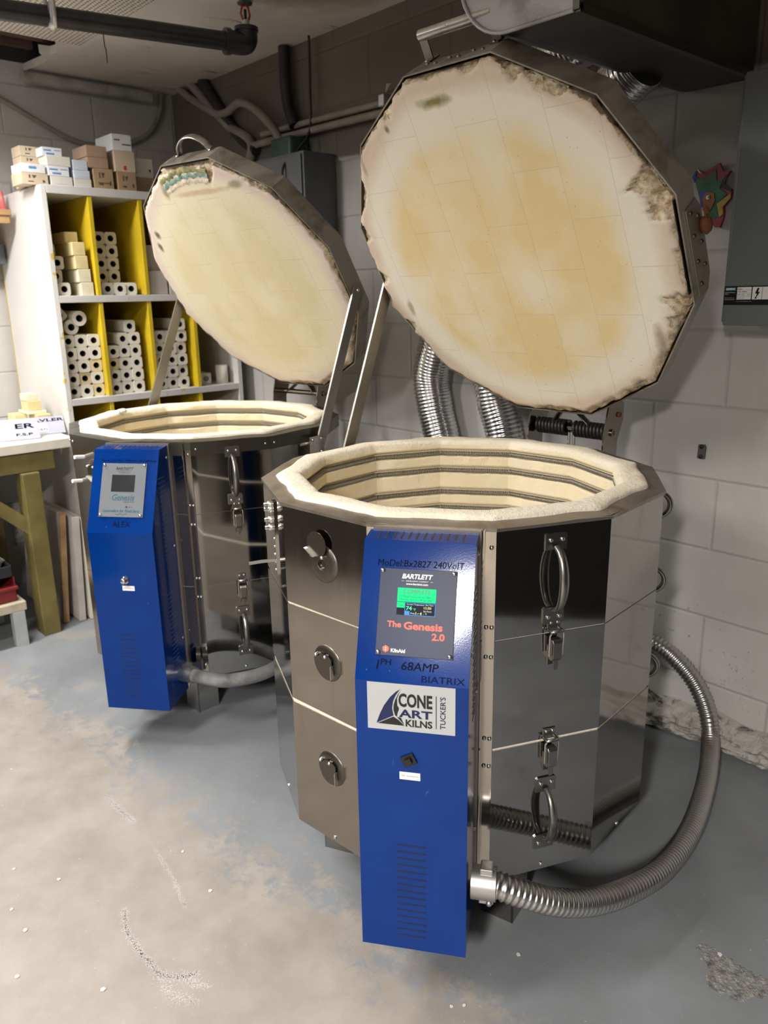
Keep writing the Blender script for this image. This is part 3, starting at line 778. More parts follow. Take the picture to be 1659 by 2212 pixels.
    # --- base pan and legs
    m = MB(); ring12(m, [(.01, ZB-.012), (.425, ZB-.012), (.425, ZB+.002), (.01, ZB+.002)]); m.build('base_pan', DARKM, K)
    legs = ((24, .410), (-54.5, .368), (114, .37), (204, .37)) if one else ((8, .405), (-75, .37), (98, .37), (188, .37))
    for az, r in legs:
        a = R(az); f = frame((r*cos(a), r*sin(a), 0), (cos(a), sin(a), 0), (-sin(a), cos(a), 0))
        f = f @ M.Rotation(R(135), 4, 'Z')
        m = MB(); m.box((0, 0, 0), (.075, .004, ZB-.012), 0, f); m.box((0, 0, 0), (.004, .075, ZB-.012), 0, f)
        m.build('leg', STEEL_DULL if one else ZINC, K)
    # --- control box
    d0, z0, d1, z1, d2, z2, zb = .4555, .9035, .508, .9005, .605, .677, .122
    yl, yr = cY-Wb/2, cY+Wb/2
    MX = M(((1, 0, 0, 0), (0, 0, 1, 0), (0, 1, 0, 0), (0, 0, 0, 1)))   # (x, z, y) prism space
    m = MB(); m.prism([(d0, z0), (d1, z1), (d2, z2), (d2, zb), (d0, zb)], yl, yr, MX)
    # vent slots: dark openings in the sheet
    for i in range(12):
        y = yl+.022+i*.0137
        m.box((.009, -.0016, -.001), (.045, .0016, .0005), 1, frame((d0, y, z0), (d1-d0, 0, z1-z0), (0, 1, 0)))
    fz = frame((d2, yl, 0), (0, 1, 0), (0, 0, 1))
    for i in range(15):
        z = (.352-i*.0142) if one else (.365-i*.0142)
        m.box((.068 if one else .062, z-.0011, 0), (.124 if one else .112, z+.0011, .0005), 1, fz)
    if not one:
        fs = frame((0, yr, 0), (-1, 0, 0), (0, 0, 1))
        for i in range(19):
            for z_ in (.82-i*.0135, .47-i*.0135):
                x_ = -.535 if z_ > .5 else -.545
                m.box((x_-.002, z_-.0006, 0), (x_+.042, z_+.0006, .0007), 2, fs)
    else:
        fs = frame((0, yr, 0), (-1, 0, 0), (0, 0, 1))
        for i in range(19):
            z_ = .82-i*.0135; m.box((-.537, z_-.0006, 0), (-.495, z_+.0006, .0007), 2, fs)
    box = m.build('control_box', [BLUE, BLACK, simple('slot lip', (.10, .16, .32), .4, bmp=0)], K, bevel=.0022, label='bright blue sheet metal control box')
    sl = V((d1-d2, 0, z1-z2)); Ls = sl.length
    fsl = frame(V((d1, yl, z1)), (0, 1, 0), sl)          # origin top left of the slope, y up the slope
    if one:
        pf = fsl @ M.Translation((.033, -.049, 0)); control_panel_navy(box, pf, .1345, .150)
        scrawl(box, fsl, [('M\u2092', 0, 0, 0, 0, 0)][:0] + [('MoDel:Bx2827 240VolT', .103, -.0395, .152, .0115, .1)], INK, 'black marker handwriting')
        scrawl(box, fsl, [('1', .0385, -.2155, None, .016, .15), ('PH', .0525, -.210, .018, .010, .05), ('68AMP', .112, -.2145, .064, .014, .1)], INK, 'black marker handwriting')
        scrawl(box, fsl, [('BIATRIX', .153, -.234, .074, .011, .0)], FAINT, 'faded marker handwriting')
        sticker(box, frame((d2, yl+.0215, .6755), (0, 1, 0), (0, 0, 1)), .153, .0895)
        m = MB(); f = fz @ M.Translation((.0935, .530, 0)) @ M.Rotation(R(27), 4, 'Z')
        m.box((-.0125, -.0105, 0), (.0125, .0105, .004), 0, f); m.box((-.006, -.005, .004), (.006, .005, .009), 0, f)
        m.build('rocker_switch', BLACK, box, bevel=.0008)
        f2 = fz @ M.Translation((.095, .497, 0))
    else:
        pf = fsl @ M.Translation((.031, -.042, 0)); control_panel_silver(box, pf, .134, .155)
        scrawl(box, fsl, [('Model 2827BX 240Volt 1PH 68Amp', .107, -.034, .168, .009, .1)], INK, 'black marker handwriting')
        scrawl(box, fsl, [('ALEX', .102, -.217, .055, .017, .0)], INK, 'black marker name')
        m = MB(); f = fz @ M.Translation((.101, .538, 0))
        m.lathe([(.012, 0), (.012, .005), (.009, .007), (.009, .016), (.006, .019), (0, .019)], 20, f)
        m.build('key_switch', BARE, box)
        f2 = fz @ M.Translation((.108, .512, 0))
    m = MB(); m.box((-.0185, -.0075, 0), (.0185, .0075, .0006), 0, f2); put_text(m, f2, '250V  8.4 Amp Max', 0, 0, .031, .0032, .0008, 1)
    m.build('rating_label', [PAPER, BLACK], box, label='small white printed label')
    screws(box, [(frame((d0+.012, yr, z_), (-1, 0, 0), (0, 0, 1)), 0, 0, .004, .003, 0) for z_ in (.87, .60, .30)], BARE)
    # --- handles, latches
    ph = R(30)
    for zt_, zb_ in ((.874, .728), (.362, .228)):
        handle(K, pfr(ph, .002, (zt_+zb_)/2), zt_-zb_)
    for z in (Z1, Z2): latch(K, pfr(ph, .005, z-.012))
    for z in (.842, .66, .44) if one else (): # grips on the side facing the wall, seen edge on
        handle(K, pfr(R(90), .03, z, .4428), .07, False)
    # --- peepholes on the panel left of the box
    for i, z in enumerate((.804, .588, .341)):
        f = pfr(R(-30), -.002, z)
        m = MB(); m.lathe([(.040, 0), (.038, .0025), (.027, .004), (.013, .006), (.0115, .006), (.0115, .0045), (.0115, -.03), (0, -.03)], 28, f); pe = m.build('peephole', DARKM, K)
        g = f @ (M.Translation((-.010, .040, .0085)) if (i == 0 and one) else M.Translation((.002, -.004, .0085)))
        m = MB(); n_ = 24
        m.prism([(.027*cos(2*pi*k/n_), .027*sin(2*pi*k/n_)) for k in range(n_) if (i == 0) or cos(2*pi*k/n_) < .86], 0, .0014, g)
        tb = g @ (M.Rotation(R(-120), 4, 'Z') if i == 0 else M.Identity(4))
        m.box((.0225, -.020, 0), (.0240, .010, .009), 1, tb)
        m.build('peephole_cover', [DARKM, BARE], pe)
        screws(pe, [(f, x_, y_, .0045, .011, .002) for x_, y_ in ((-.024, .016), (.003 if i else .006, .018 if i else .016))], BARE)
    if one:      # lid lock on the far left panel: bolts, strap and lever
        f = pfr(R(-60), .02, .86)
        m = MB(); m.box((-.012, -.135, 0), (.012, .030, .004), 0, f)
        for y_ in (.022, .012, -.012, -.03): m.lathe([(.008, 0), (.008, .010), (.005, .011), (.005, .018), (0, .019)], 6, f @ M.Translation((-.004, y_, .004)), 1)
        for k in range(5): screw(m, f, 0, -.055-.018*k, .003, .002, .004, 1)
        ob = m.build('lid_lock', [STEEL, BARE], K)
        m = MB(); m.tube([f @ V(p) for p in ((0, -.105, .004), (-.004, -.106, .035), (-.006, -.108, .062))], .004, 8); m.build('lever', BARE, ob)
    else:        # porcelain plugs poking out on the left
        for z, x_ in ((.845, -.055), (.765, -.085)):
            f = pfr(R(-30), x_, z); m = MB(); m.cyl(f @ V((0, 0, 0)), f @ V((.0, .004, .032)), .006, 10); m.build('peep_plug', WHITE, K)
    # --- lid
    if one: c, d, lat, th, az = None, .18501347, -.02612931, 1.04241935, -.58853158; cz = 1.3809933
    else: d, lat, th, az = .18890298, .04133813, .98933083, -.52960717; cz = 1.35182758
    fr_ = V((cos(az), sin(az), 0)); t_ = V((-sin(az), cos(az), 0)); zv = V((0, 0, 1))
    cc = -fr_*d + t_*lat + zv*cz; upv = fr_*cos(th) + zv*sin(th); nv = -fr_*sin(th) + zv*cos(th)
    ML = M(((upv.x, t_.x, nv.x, cc.x), (upv.y, t_.y, nv.y, cc.y), (upv.z, t_.z, nv.z, cc.z), (0, 0, 0, 1)))
    RL = .4525; TH = .078
    def edge_r(a):      # dodecagon radius, corners at 15+30i
        q = (a - R(15)) % A12 - A12/2; return RL*CR/cos(q)
    # chips broken out of the lid rim: angle (deg), half width (deg), depth inwards, depth up
    chips = [(22, 2.2, .03, .015), (-8, 9, .010, .012), (-27, 4, .02, .012), (-62, 6, .024, .015), (-76, 3, .03, .016), (-93, 2.4, .035, .014), (-114, 2.5, .03, .014), (8, 3, .028, .014), (32, 5, .024, .016), (70, 4, .055, .024), (76, 3.4, .062, .026), (90, 1.5, .012, .01), (105, 3, .052, .026), (112, 2.4, .035, .02)] if one else \
            [(-6, 22, .022, .014), (14, 3, .055, .018), (40, 5, .015, .012), (75, 10, .012, .012), (120, 8, .01, .01), (-40, 12, .012, .01)]
    NA = 480; radii = [0, .15, .3, .45, .6, .72, .8, .84, .865, .885, .90, .915, .93, .94, .95, .962, .973, .984, .992, 1.0]
    vs = []; 
    for i in range(NA):
        a = 2*pi*i/NA; er = edge_r(a); ad = (math.degrees(a)+180) % 360 - 180
        for kk, f in enumerate(radii):
            r = er*f; z = 0
            x, y = r*cos(a), r*sin(a)
            inset = er - r
            n1 = noise.noise((x*30, y*30, 3)); n2 = noise.noise((x*90, y*90, 7))
            rim_w = .013+.010*max(0, sin(math.radians(min(max(ad % 360-70, 0), 180))))
            if inset < .04: z += max(0, (rim_w+.006*n1+.003*n2-inset)*.6)*(1+n1)
            for (ca, cw, ci, cu) in chips:
                dd = abs((ad-ca+180) % 360-180)/cw
                if dd < 1.3:
                    reach = ci*(1-.55*dd*dd + .5*n1 + .25*n2)
                    if inset < reach: z += cu*(.55+.45*(1-inset/max(ci, 1e-4))) * (.75+.4*n2)
            if f == 1.0: r2 = r - .002 - .002*abs(n1) - .0015*n2; x, y = r2*cos(a), r2*sin(a); z += .003+.002*n2
            vs.append((x, y, z))
    nr = len(radii); base = len(vs)
    for i in range(NA):      # crumbly outer edge of the brick, up to the metal band
        a = 2*pi*i/NA; er = edge_r(a)
        for k_, zz in enumerate((.014, .028, .05)):
            n2 = noise.noise((a*40, k_*3., 1)); r = er-.005-.006*abs(n2)*(k_ < 2); vs.append((r*cos(a), r*sin(a), zz+.003*n2))
    fs = []; mi = []
    def worn(idx): return vs[idx][2] > .0030
    def deep(idx): return vs[idx][2] > .0062 and hypot(vs[idx][0], vs[idx][1]) < edge_r(math.atan2(vs[idx][1], vs[idx][0]))-.006
    for i in range(NA):
        j_ = (i+1) % NA
        for k in range(nr-1):
            f = (i*nr+k, j_*nr+k, j_*nr+k+1, i*nr+k+1); fs.append(f); mi.append(0)
        f = (i*nr+nr-1, j_*nr+nr-1, base+j_*3, base+i*3); fs.append(f); mi.append(1)
        for k in range(2): fs.append((base+i*3+k, base+j_*3+k, base+j_*3+k+1, base+i*3+k+1)); mi.append(1)
    m = MB(); m.v = vs; m.f = [list(f) for f in fs]; m.m = mi; m.sm = [True]*len(fs)
    lid = m.build('lid', [LID1 if one else LID2, CRUMB, FRESH], K, ML, merge=.00001)
    # metal band, in plates with a lapped seam, and the back sheet
    def poly12(r, z): return [V((r*cos(R(15+30*i)), r*sin(R(15+30*i)), z)) for i in range(12)]
    m = MB(); zl = .012
    a_, b_, c_, d_ = poly12(RL+.002, zl), poly12(RL+.0055, zl), poly12(RL+.0055, TH), poly12(RL-.004, TH+.004)
    V_ = a_+b_+c_+d_; F_ = []
    for i in range(12):
        j2 = (i+1) % 12
        for k in range(3): F_.append((k*12+i, k*12+j2, (k+1)*12+j2, (k+1)*12+i))
    m.add(V_, F_)
    for sa in (0, 45, 165, 225, 285):        # overlap straps with rivets
        a = R(sa); f = frame((0, 0, 0), (-sin(a), cos(a), 0), (0, 0, 1)); ap_ = (RL+.0055)*CR if sa % 30 == 0 else RL
    m.build('lid_band', BAND, lid)
    m = MB(); m.add(poly12(RL-.002, TH+.004)+poly12(RL-.002, TH+.008), [tuple(range(12)), tuple(range(12, 24))]+[(i, (i+1) % 12, 12+(i+1) % 12, 12+i) for i in range(12)])
    m.build('lid_back_sheet', BAND, lid)
    # lifting handle on the front edge panel
    apb = (RL+.0055)*CR
    fh = frame((apb, 0, .072), (0, 1, 0), (0, 0, 1))           # x = t, y = lid normal, z = outwards(up)
    m = MB()
    if one:
        for s_ in (-.092, .092):
            m.prism([(s_-.011, -.008), (s_+.011, -.008), (s_+.011, .03), (s_-.011, .03)], .0, .003, fh)
            m.box((s_-.011, .006, 0), (s_+.011, .009, .060), 0, fh)
            for q_ in (-.004, .02): screw(m, fh, s_, q_, .004, .003, .003, 1)
        m.tube([fh @ V((-.098, .008, .052)), fh @ V((.098, .008, .052))], .0115, 14, 1)
        for i in range(6): screw(m, fh, -.08+.032*i, -.030 if i % 2 else -.018, .004, .004, 0, 0)
    else:
        pts = [(-.085, 0, .002), (-.075, 0, .004), (-.06, 0, .028), (-.03, 0, .046), (0, 0, .050), (.03, 0, .046), (.06, 0, .028), (.075, 0, .004), (.085, 0, .002)]
        P_ = smooth_path([fh @ V(p) for p in pts], 4)
        m.tube(P_, .0035, 8, 1, flat=4.0, upv=fh.to_3x3() @ V((0, 0, 1)))
    m.build('lid_handle', [CAST, BARE], lid)
    if one:      # riveted patch plate on the right hand panel with a rusty eye
        fp = frame((0, apb, .045), (-1, 0, 0), (0, 0, 1))
        m = MB(); m.prism([(-.075, -.014), (.112, -.014), (.116, .024), (.085, .042), (-.055, .046), (-.080, .030)], .0005, .0035, fp)
        for x_ in (-.062, -.015, .04, .09): screw(m, fp, x_, .0, .005, .004, .0035, 1)
        for x_ in (-.045, .01, .06): screw(m, fp, x_, .026, .005, .004, .0035, 1)
        m.build('patch_plate', [make_steel('tarnished plate', (.46, .42, .33), .35, .55, (.20, .14, .07), (.5, .68)), DARKM], lid, label='tarnished riveted plate')
        m = MB(); f = fp @ M.Translation((-.018, .040, .004))
        m.lathe([(0, -.002), (.012, 0), (.015, .008), (.010, .016), (0, .018)], 14, f @ M.Scale(1.35, 4, (1, 0, 0)))
        m.tube([f @ V((.010*cos(a)-.026, .007*sin(a), .012)) for a in [2*pi*i/16 for i in range(16)]], .002, 6, closed=True)
        m.build('rusty_eye', RUST, lid)
    # dark heat-torn liner pieces behind the rim
    for a0, a1, off in (((-14, 12, 0), (76, 102, 0)) if one else ((-14, 14, 0),)):
        m = MB()
        n_ = 14; pts = [R(a0+(a1-a0)*i/n_) for i in range(n_+1)]
        V_ = []; 
        for i, a in enumerate(pts):
            r = edge_r(a)-.001; V_ += [(r*cos(a), r*sin(a), .004+.004*noise.noise((a*20, 0, 0))), (r*cos(a), r*sin(a), .034)]
        m.add(V_, [(2*i, 2*i+2, 2*i+3, 2*i+1) for i in range(n_)])
        m.build('edge_strip', DARKM, lid)
    if not one:   # broken hollow under the handle with turquoise glaze
        m = MB()
        for k, (r0, z0_, mi_) in enumerate(((.418, -.0025, 0), (.402, -.003, 1), (.384, -.0028, 2))):
            n_ = 26; V_ = []
            for i in range(n_+1):
                a = R(-21+34*i/n_); ww = .010 + .009*noise.noise((i*.7, k*5, 2)); rr_ = r0+.012*noise.noise((i*.45, k*9, 5))+.006*noise.noise((i*1.3, k*7, 1))
                V_ += [((rr_-ww)*cos(a), (rr_-ww)*sin(a), .001), (rr_*cos(a), rr_*sin(a), z0_-.002*abs(noise.noise((i*.9, k, 0)))), ((rr_+ww)*cos(a), (rr_+ww)*sin(a), .002)]
            m.add(V_, [(3*i+q, 3*i+3+q, 3*i+4+q, 3*i+1+q) for i in range(n_) for q in (0, 1)], mi_, True)
        m.build('glaze_drips', [simple('olive glaze', (.30, .29, .12), .6, var=.5, scale=50), simple('turquoise glaze', (.22, .38, .34), .5, var=.5, scale=50), simple('pale crusty glaze', (.72, .62, .48), .8, var=.3, scale=60)], lid, label='turquoise and olive glaze crust')
        for a_deg in (-68, -80):
            pass
    # --- lid support arms: flat bars from jacket brackets to the lid band
    for sd, on in ((-1, True), (1, not one)):
        if not on: continue
        phs = R(60) if sd > 0 else R(-120)
        nn = V((cos(phs), sin(phs), 0)); tt = V((-sin(phs), cos(phs), 0)); back = .058*sd
        b0 = nn*.462 + tt*back + zv*.80; b1 = ML @ V((-.045, sd*(apb+.006), .052))
        dirv = (b1-b0).normalized(); side = nn; wv = dirv.cross(side).normalized()
        m = MB(); h_ = .019; th_ = .003
        V_ = [p + wv*sw*h_ + side*st*th_ for p in (b0, b1) for sw, st in ((-1, -1), (1, -1), (1, 1), (-1, 1))]
        m.add(V_, [(0, 1, 2, 3), (4, 7, 6, 5), (0, 4, 5, 1), (1, 5, 6, 2), (2, 6, 7, 3), (3, 7, 4, 0)])
        arm = m.build('support_arm', BAR, K)
        m = MB(); m.lathe([(.006, 0), (.006, .004), (.003, .006), (0, .006)], 10, frame(b1 - dirv*.012 + side*.003, wv, dirv)); m.lathe([(.006, 0), (.006, .004), (0, .006)], 10, frame(b0 + dirv*.02+side*.003, wv, dirv)); m.build('pivot_bolt', BARE, arm)
        f = pfr(phs, back, .855)
        m = MB(); m.box((-.030, -.032, .024), (.030, .032, .027), 0, f); m.box((-.033, -.032, 0), (-.030, .032, .027), 0, f); m.box((.030, -.032, 0), (.033, .032, .027), 0, f)
        for x_, y_ in ((-.02, .022), (.02, .022), (.02, -.02)): screw(m, f, x_, y_, .005, .006, .027, 1)
        m.tube([f @ V((-.03, .012, .015)), f @ V((-.062, .012, .017))], .0045, 8, 1)
        m.build('arm_bracket', [STEEL_DULL, BARE], K)
    # --- spring hinge at the back
    hp = R(150) if not one else R(146.3)
    f = frame((cos(hp)*.475, sin(hp)*.475, 0), (-sin(hp), cos(hp), 0), (0, 0, 1))    # x along the hinge axis, z outwards
    zc_ = .955
    for s_ in (-.118, .118):
        m = MB()
        pl = [(-.045, .74), (.028, .74), (.030, .93), (.055, .985), (.055, 1.03), (.02, 1.045), (-.02, 1.03), (-.040, .95)]
        g = f @ M(((0, 0, 1, s_), (0, 1, 0, 0), (1, 0, 0, 0), (0, 0, 0, 1)))
        m.prism([(x_, y_) for x_, y_ in pl], -.002, .002, g)
        for x_, y_ in ((.0, zc_), (.03, 1.0)): m.lathe([(.007, 0), (.007, .005), (0, .006)], 8, g @ M.Translation((x_, y_, -.002)) @ M.Rotation(pi, 4, 'X') if s_ < 0 else g @ M.Translation((x_, y_, .002)), 1)
        m.build('hinge_plate', [STEEL_DULL, RUST], K)
    m = MB(); m.cyl(f @ V((-.125, zc_, 0)), f @ V((.125, zc_, 0)), .010, 14); m.build('hinge_rod', STEEL_DULL, K)
    if one:
        for a0, a1 in ((-.108, -.012), (.012, .108)):
            pts = [f @ V((a0+(a1-a0)*i/(9*14), zc_+.0185*cos(2*pi*i/14), .0185*sin(2*pi*i/14))) for i in range(9*14+1)]
            m = MB(); m.tube(pts, .0048, 8); m.build('hinge_spring', SPRING, K)
        m = MB()
        for x_ in (-.006, .010): m.tube([f @ V((x_, zc_-.012, .0)), f @ V((x_-.008, zc_-.13, -.006))], .004, 8)
        m.build('spring_leg', BARE, K)
    for s_ in (-.07, .07):    # straps joining the lid to the hinge rod
        g0 = f @ V((s_, zc_, 0)); g1 = ML @ V((-.40, s_, TH+.012)); g2 = ML @ V((-.20, s_, TH+.012))
        m = MB(); m.tube([g0, g0*.5+g1*.5+V((0, 0, .01)), g1, g2], .004, 8, flat=3.5); m.build('hinge_strap', DARKM, K)
    return K

K1 = make_kiln(1)
tag(K1, 'front stainless twelve-sided kiln with raised lid and white logo sticker on its blue box', 'kiln', 'kilns')
K2 = make_kiln(2)
tag(K2, 'rear stainless twelve-sided kiln with raised lid and silver faced blue box, beside the yellow shelves', 'kiln', 'kilns')

# kiln conduits
def corrugated(name, pts, r, pitch, depth, m_, seg=18, spiral=True):
    P_ = resample(smooth_path(pts, 14), pitch/4)
    rad = [r - depth*(.5-.5*cos(2*pi*i/4)) for i in range(len(P_))]
    return MB().tube(P_, rad, seg).build(name, m_)
path1 = [(-.042, -1.1445, .25), (-.020, -1.129, .244), (.012, -1.090, .222), (.040, -1.040, .196), (.063, -.963, .165), (.075, -.861, .135), (.075, -.709, .10), (.040, -.506, .072), (-.038, -.261, .055), (-.110, -.095, .070), (-.138, -.068, .135), (-.183, -.062, .208), (-.246, -.062, .262), (-.32, -.062, .292), (-.46, -.062, .30)]
e = empty('flexible_conduit', (.05, -.7, 0))
e1 = corrugated('conduit_hose', [V(p)-V((.05, -.7, 0)) for p in path1], .0265, .0115, .0042, ALU)
e1.parent = e
m = MB(); b0 = V((-.0722, -1.1662, .25))-V((.05, -.7, 0)); b1 = V((-.0350, -1.1395, .25))-V((.05, -.7, 0))
m.cyl(b0, b1, .031, 18)
fq = frame(b0*.4+b1*.6, (b1-b0), (0, 0, 1))
m.box((-.012, .026, -.014), (.012, .040, .014), 0, fq); m.lathe([(.006, 0), (.006, .008), (0, .01)], 8, fq @ M.Translation((.006, -.036, .006)))
m.box((-.014, -.040, -.010), (.014, -.026, .010), 0, fq)
m.build('conduit_fitting', ZINC, e, bevel=.002)
tag(e, 'ribbed silver flexible conduit curving over the floor from the front kiln to the wall', 'conduit')
path2 = [(-1.285, -1.085, .20), (-1.235, -1.065, .20), (-1.184, -1.035, .199), (-1.160, -.975, .195), (-1.165, -.89, .185), (-1.215, -.78, .17), (-1.29, -.55, .16), (-1.4, -.3, .17)]
e = empty('flexible_conduit', (-1.2, -.9, 0))
m = MB(); m.tube([V(p)-V((-1.2, -.9, 0)) for p in smooth_path(path2, 8)], .021, 14); m.build('conduit_hose', GREYPVC, e)
m = MB(); b0 = V((-1.3225, -1.0999, .20))-V((-1.2, -.9, 0)); b1 = V((-1.277, -1.081, .20))-V((-1.2, -.9, 0)); m.cyl(b0, b1, .026, 14)
fq = frame((b0+b1)/2, (b1-b0), (0, 0, 1)); m.box((-.01, .02, -.012), (.01, .033, .012), 0, fq); m.lathe([(.004, 0), (.004, .02), (0, .02)], 8, fq @ M.Translation((0, -.03, .0)) @ M.Rotation(R(90), 4, 'X'))
m.build('conduit_fitting', ZINC, e)
tag(e, 'smooth dusty grey conduit leaving the rear kiln box low down', 'conduit')

# ================================================================== yellow pigeonhole shelves
SF, SB_ = -2.5, -3.06; Y0, Y1 = -.915, -.075
S = empty('shelf_unit', (-2.78, -.5, 0))
off = V((-2.78, -.5, 0))
def sbox(name, a, b, m_, bevel=.002, label=None): return MB().box(V(a)-off, V(b)-off).build(name, m_, S, bevel=bevel, label=label)
def mkpeel(o):   # object-space paint edge: keep world coordinates in the material by shifting the mesh back
    return o
SHELFWHITE.node_tree  # paint uses local coordinates relative to the unit
for n_ in list(SHELFWHITE.node_tree.nodes)+list(SHELFBOARD.node_tree.nodes):
    if n_.type == 'MAP_RANGE': n_.inputs[1].default_value = -2.535+2.78; n_.inputs[2].default_value = -2.505+2.78
sbox('side_panel', (SB_, Y0, 0), (SF, Y0+.022, 1.745), SHELFWHITE)
sbox('side_panel', (SB_, Y1-.022, 0), (SF, Y1, 1.745), SHELFWHITE)
sbox('top_board', (SB_, Y0+.022, 1.715), (SF, Y1-.022, 1.747), SHELFBOARD)
Zs = (1.307, .897, .45, .06)
for z in Zs: sbox('shelf_board', (SB_, Y0+.022, z), (SF, Y1-.022, z+.028), SHELFBOARD)
sbox('back_panel', (SB_-.01, Y0, 0), (SB_, Y1, 1.745), YELLOW)
dv = [-.725, -.512, -.300]
for z0_, z1_ in ((1.335, 1.715), (.925, 1.307), (.478, .897), (.088, .45)):
    for y in dv: sbox('divider', (SB_, y-.009, z0_), (SF-.004, y+.009, z1_), YELLOW, label='yellow painted divider')
# yellow lining on the inner face of the left side
sbox('lining', (SB_, Y0+.022, .925), (SF-.02, Y0+.024, 1.307), YELLOW); sbox('lining', (SB_, Y0+.022, 1.335), (SF-.02, Y0+.024, 1.715), YELLOW)
tag(S, 'tall white pigeonhole shelf unit with yellow compartments against the left wall', 'shelf')

# --- kiln posts: square ceramic tubes with a round bore
def post_mesh(sq=True, w_=.0505, Ln=.22, r=.0125, m_=None):
    mb = MB(); n_ = 24; h = w_/2
    def sqp(a):
        if not sq: return (h*cos(a), h*sin(a))
        c_, s_ = cos(a), sin(a); k = (abs(c_)**7+abs(s_)**7)**(-1/7); return (h*k*c_, h*k*s_)
    A = [sqp(2*pi*i/n_+pi/n_) for i in range(n_)]; B = [(r*cos(2*pi*i/n_+pi/n_), r*sin(2*pi*i/n_+pi/n_)) for i in range(n_)]
    def P3(p, x): return (x, p[0], p[1]+h)
    vs = [P3(p, 0) for p in A]+[P3(p, 0) for p in B]+[P3(p, -Ln) for p in A]+[P3(p, -Ln*.8) for p in B]
    f0 = [(i, (i+1) % n_, n_+(i+1) % n_, n_+i) for i in range(n_)]; f1 = [(i, (i+1) % n_, 2*n_+(i+1) % n_, 2*n_+i) for i in range(n_)]
    f2 = [(n_+i, n_+(i+1) % n_, 3*n_+(i+1) % n_, 3*n_+i) for i in range(n_)]
    mb.add(vs, f0); mb.add(vs, f1); mb.add(vs, f2, 1); mb.add([vs[i] for i in range(3*n_, 4*n_)], [tuple(range(n_))], 1); mb.add([vs[i] for i in range(2*n_, 3*n_)], [tuple(range(n_))])
    return mb
proto = {}
def post(x, y, z, kind='sq', rot=0, label='', group='kiln posts on the yellow shelves', yawd=0):
    if kind not in proto:
        if kind == 'sq': o = post_mesh().build('kiln_post', [POSTM, HOLE], merge=1e-5)
        elif kind == 'buff': o = post_mesh(w_=.0505).build('kiln_post', [POSTY, HOLE], merge=1e-5)
        elif kind == 'round': o = post_mesh(False, .060, .20, .014).build('kiln_post', [POSTM, HOLE], merge=1e-5)
        proto[kind] = o; q = o
    else:
        q = proto[kind].copy(); COL.objects.link(q)
    q.location = (x, y, z); q.rotation_euler = (0, 0, R(yawd))
    return tag(q, label, 'kiln post', group)
ordn = ['bottom row', 'second row up', 'third row up', 'fourth row up', 'fifth row up', 'top row']
nth = ['first from the left', 'second from the left', 'third from the left', 'fourth from the left']
PW, PHt = .0515, .0512
def stack(y0, z0_, counts, where, skip=0, x=-2.53, buffs=()):
    for r_, cnt in enumerate(counts):
        st, n_ = cnt if isinstance(cnt, tuple) else (0, cnt)
        for k in range(n_):
            q = 'buff' if (r_, k) in buffs else 'sq'
            col = 'buff' if q == 'buff' else 'white'
            post(x-rnd.uniform(0, .012), y0+PW*(st+k+.5), z0_+PHt*r_, q, label='%s square kiln post, %s, %s, %s' % (col, ordn[r_], nth[k], where))
zl, zu = .925, 1.335
stack(-.890, zl, [3, 3, 3, 3, 3], 'leftmost lower compartment', buffs=((0, 2), (2, 2), (1, 1)))
stack(-.712, zl, [(0, 3), (0, 3), (1, 2), (0, 3), (1, 2), (1.5, 1)], 'second lower compartment', buffs=((3, 1),)) if False else None
stack(-.7155+.006, zl, [3, 3, 3, 3, (1, 2), (1.7, 1)], 'second lower compartment', buffs=((2, 0),))
stack(-.492, zl, [3, 3, 3, 3, (.1, 3), (2.0, 1)], 'third lower compartment')
stack(-.700, zu, [3], 'second upper compartment')
for r_ in range(4):
    for k in range(2): post(-2.60, -.690+PW*(k+.5), zu+PHt*(r_+1), 'sq', label='square kiln post, %s of the double column, %s, second upper compartment' % (['lowest pair', 'second pair up', 'third pair up', 'top pair'][r_], ['left', 'right'][k]))
post(-2.53, -.812, zl+5*PHt+.034, 'round', label='round white kiln post lying on top of the pile in the leftmost lower compartment')
post(-2.54, -.845, zl+5*PHt, 'round', label='round kiln post half hidden below the topmost one, leftmost lower compartment')
post(-2.55, -.868, zl+5*PHt+.058, 'sq', label='square kiln post tilted against the left side, above the leftmost lower stack').rotation_euler = (R(38), 0, 0)
bpy.data.objects[-1] if False else None
# upper left: loose posts and a slanting pile of flat soft bricks
post(-2.52, -.862, zu, 'sq', label='bright white square kiln post at the front floor of the leftmost upper compartment')
post(-2.57, -.870, zu+PHt, 'sq', label='grey square kiln post, second up at the left, leftmost upper compartment')
post(-2.56, -.862, zu+2*PHt, 'sq', label='grey square kiln post, third up at the left, leftmost upper compartment')
post(-2.62, -.868, zu+3*PHt, 'sq', label='grey square kiln post, topmost at the left, leftmost upper compartment')
def soft_brick(x, y, z, dx, dy, dz, m_, label, grp, name='soft_brick', cat='brick', rz=0):
    o = MB().box((-dx/2, -dy/2, 0), (dx/2, dy/2, dz)).build(name, m_, bevel=.002); o.location = (x, y, z); o.rotation_euler = (0, 0, rz)
    return tag(o, label, cat, grp)
rown = ['bottom', 'second', 'third', 'top']
for r_ in range(4):
    for d_ in range(4):
        mm = SOFTL if r_ < 2 and d_ < 2 else SOFT
        soft_brick(-2.545-d_*.058, -.768-.006*r_+.004*d_-.012*(3-r_)*0, zu+r_*.0515, .054, .052, .051, mm, 'buff soft brick, %s layer, %s from the front, in the leftmost upper compartment' % (rown[r_], ['first', 'second', 'third', 'fourth'][d_]), 'soft bricks in the leftmost upper compartment')
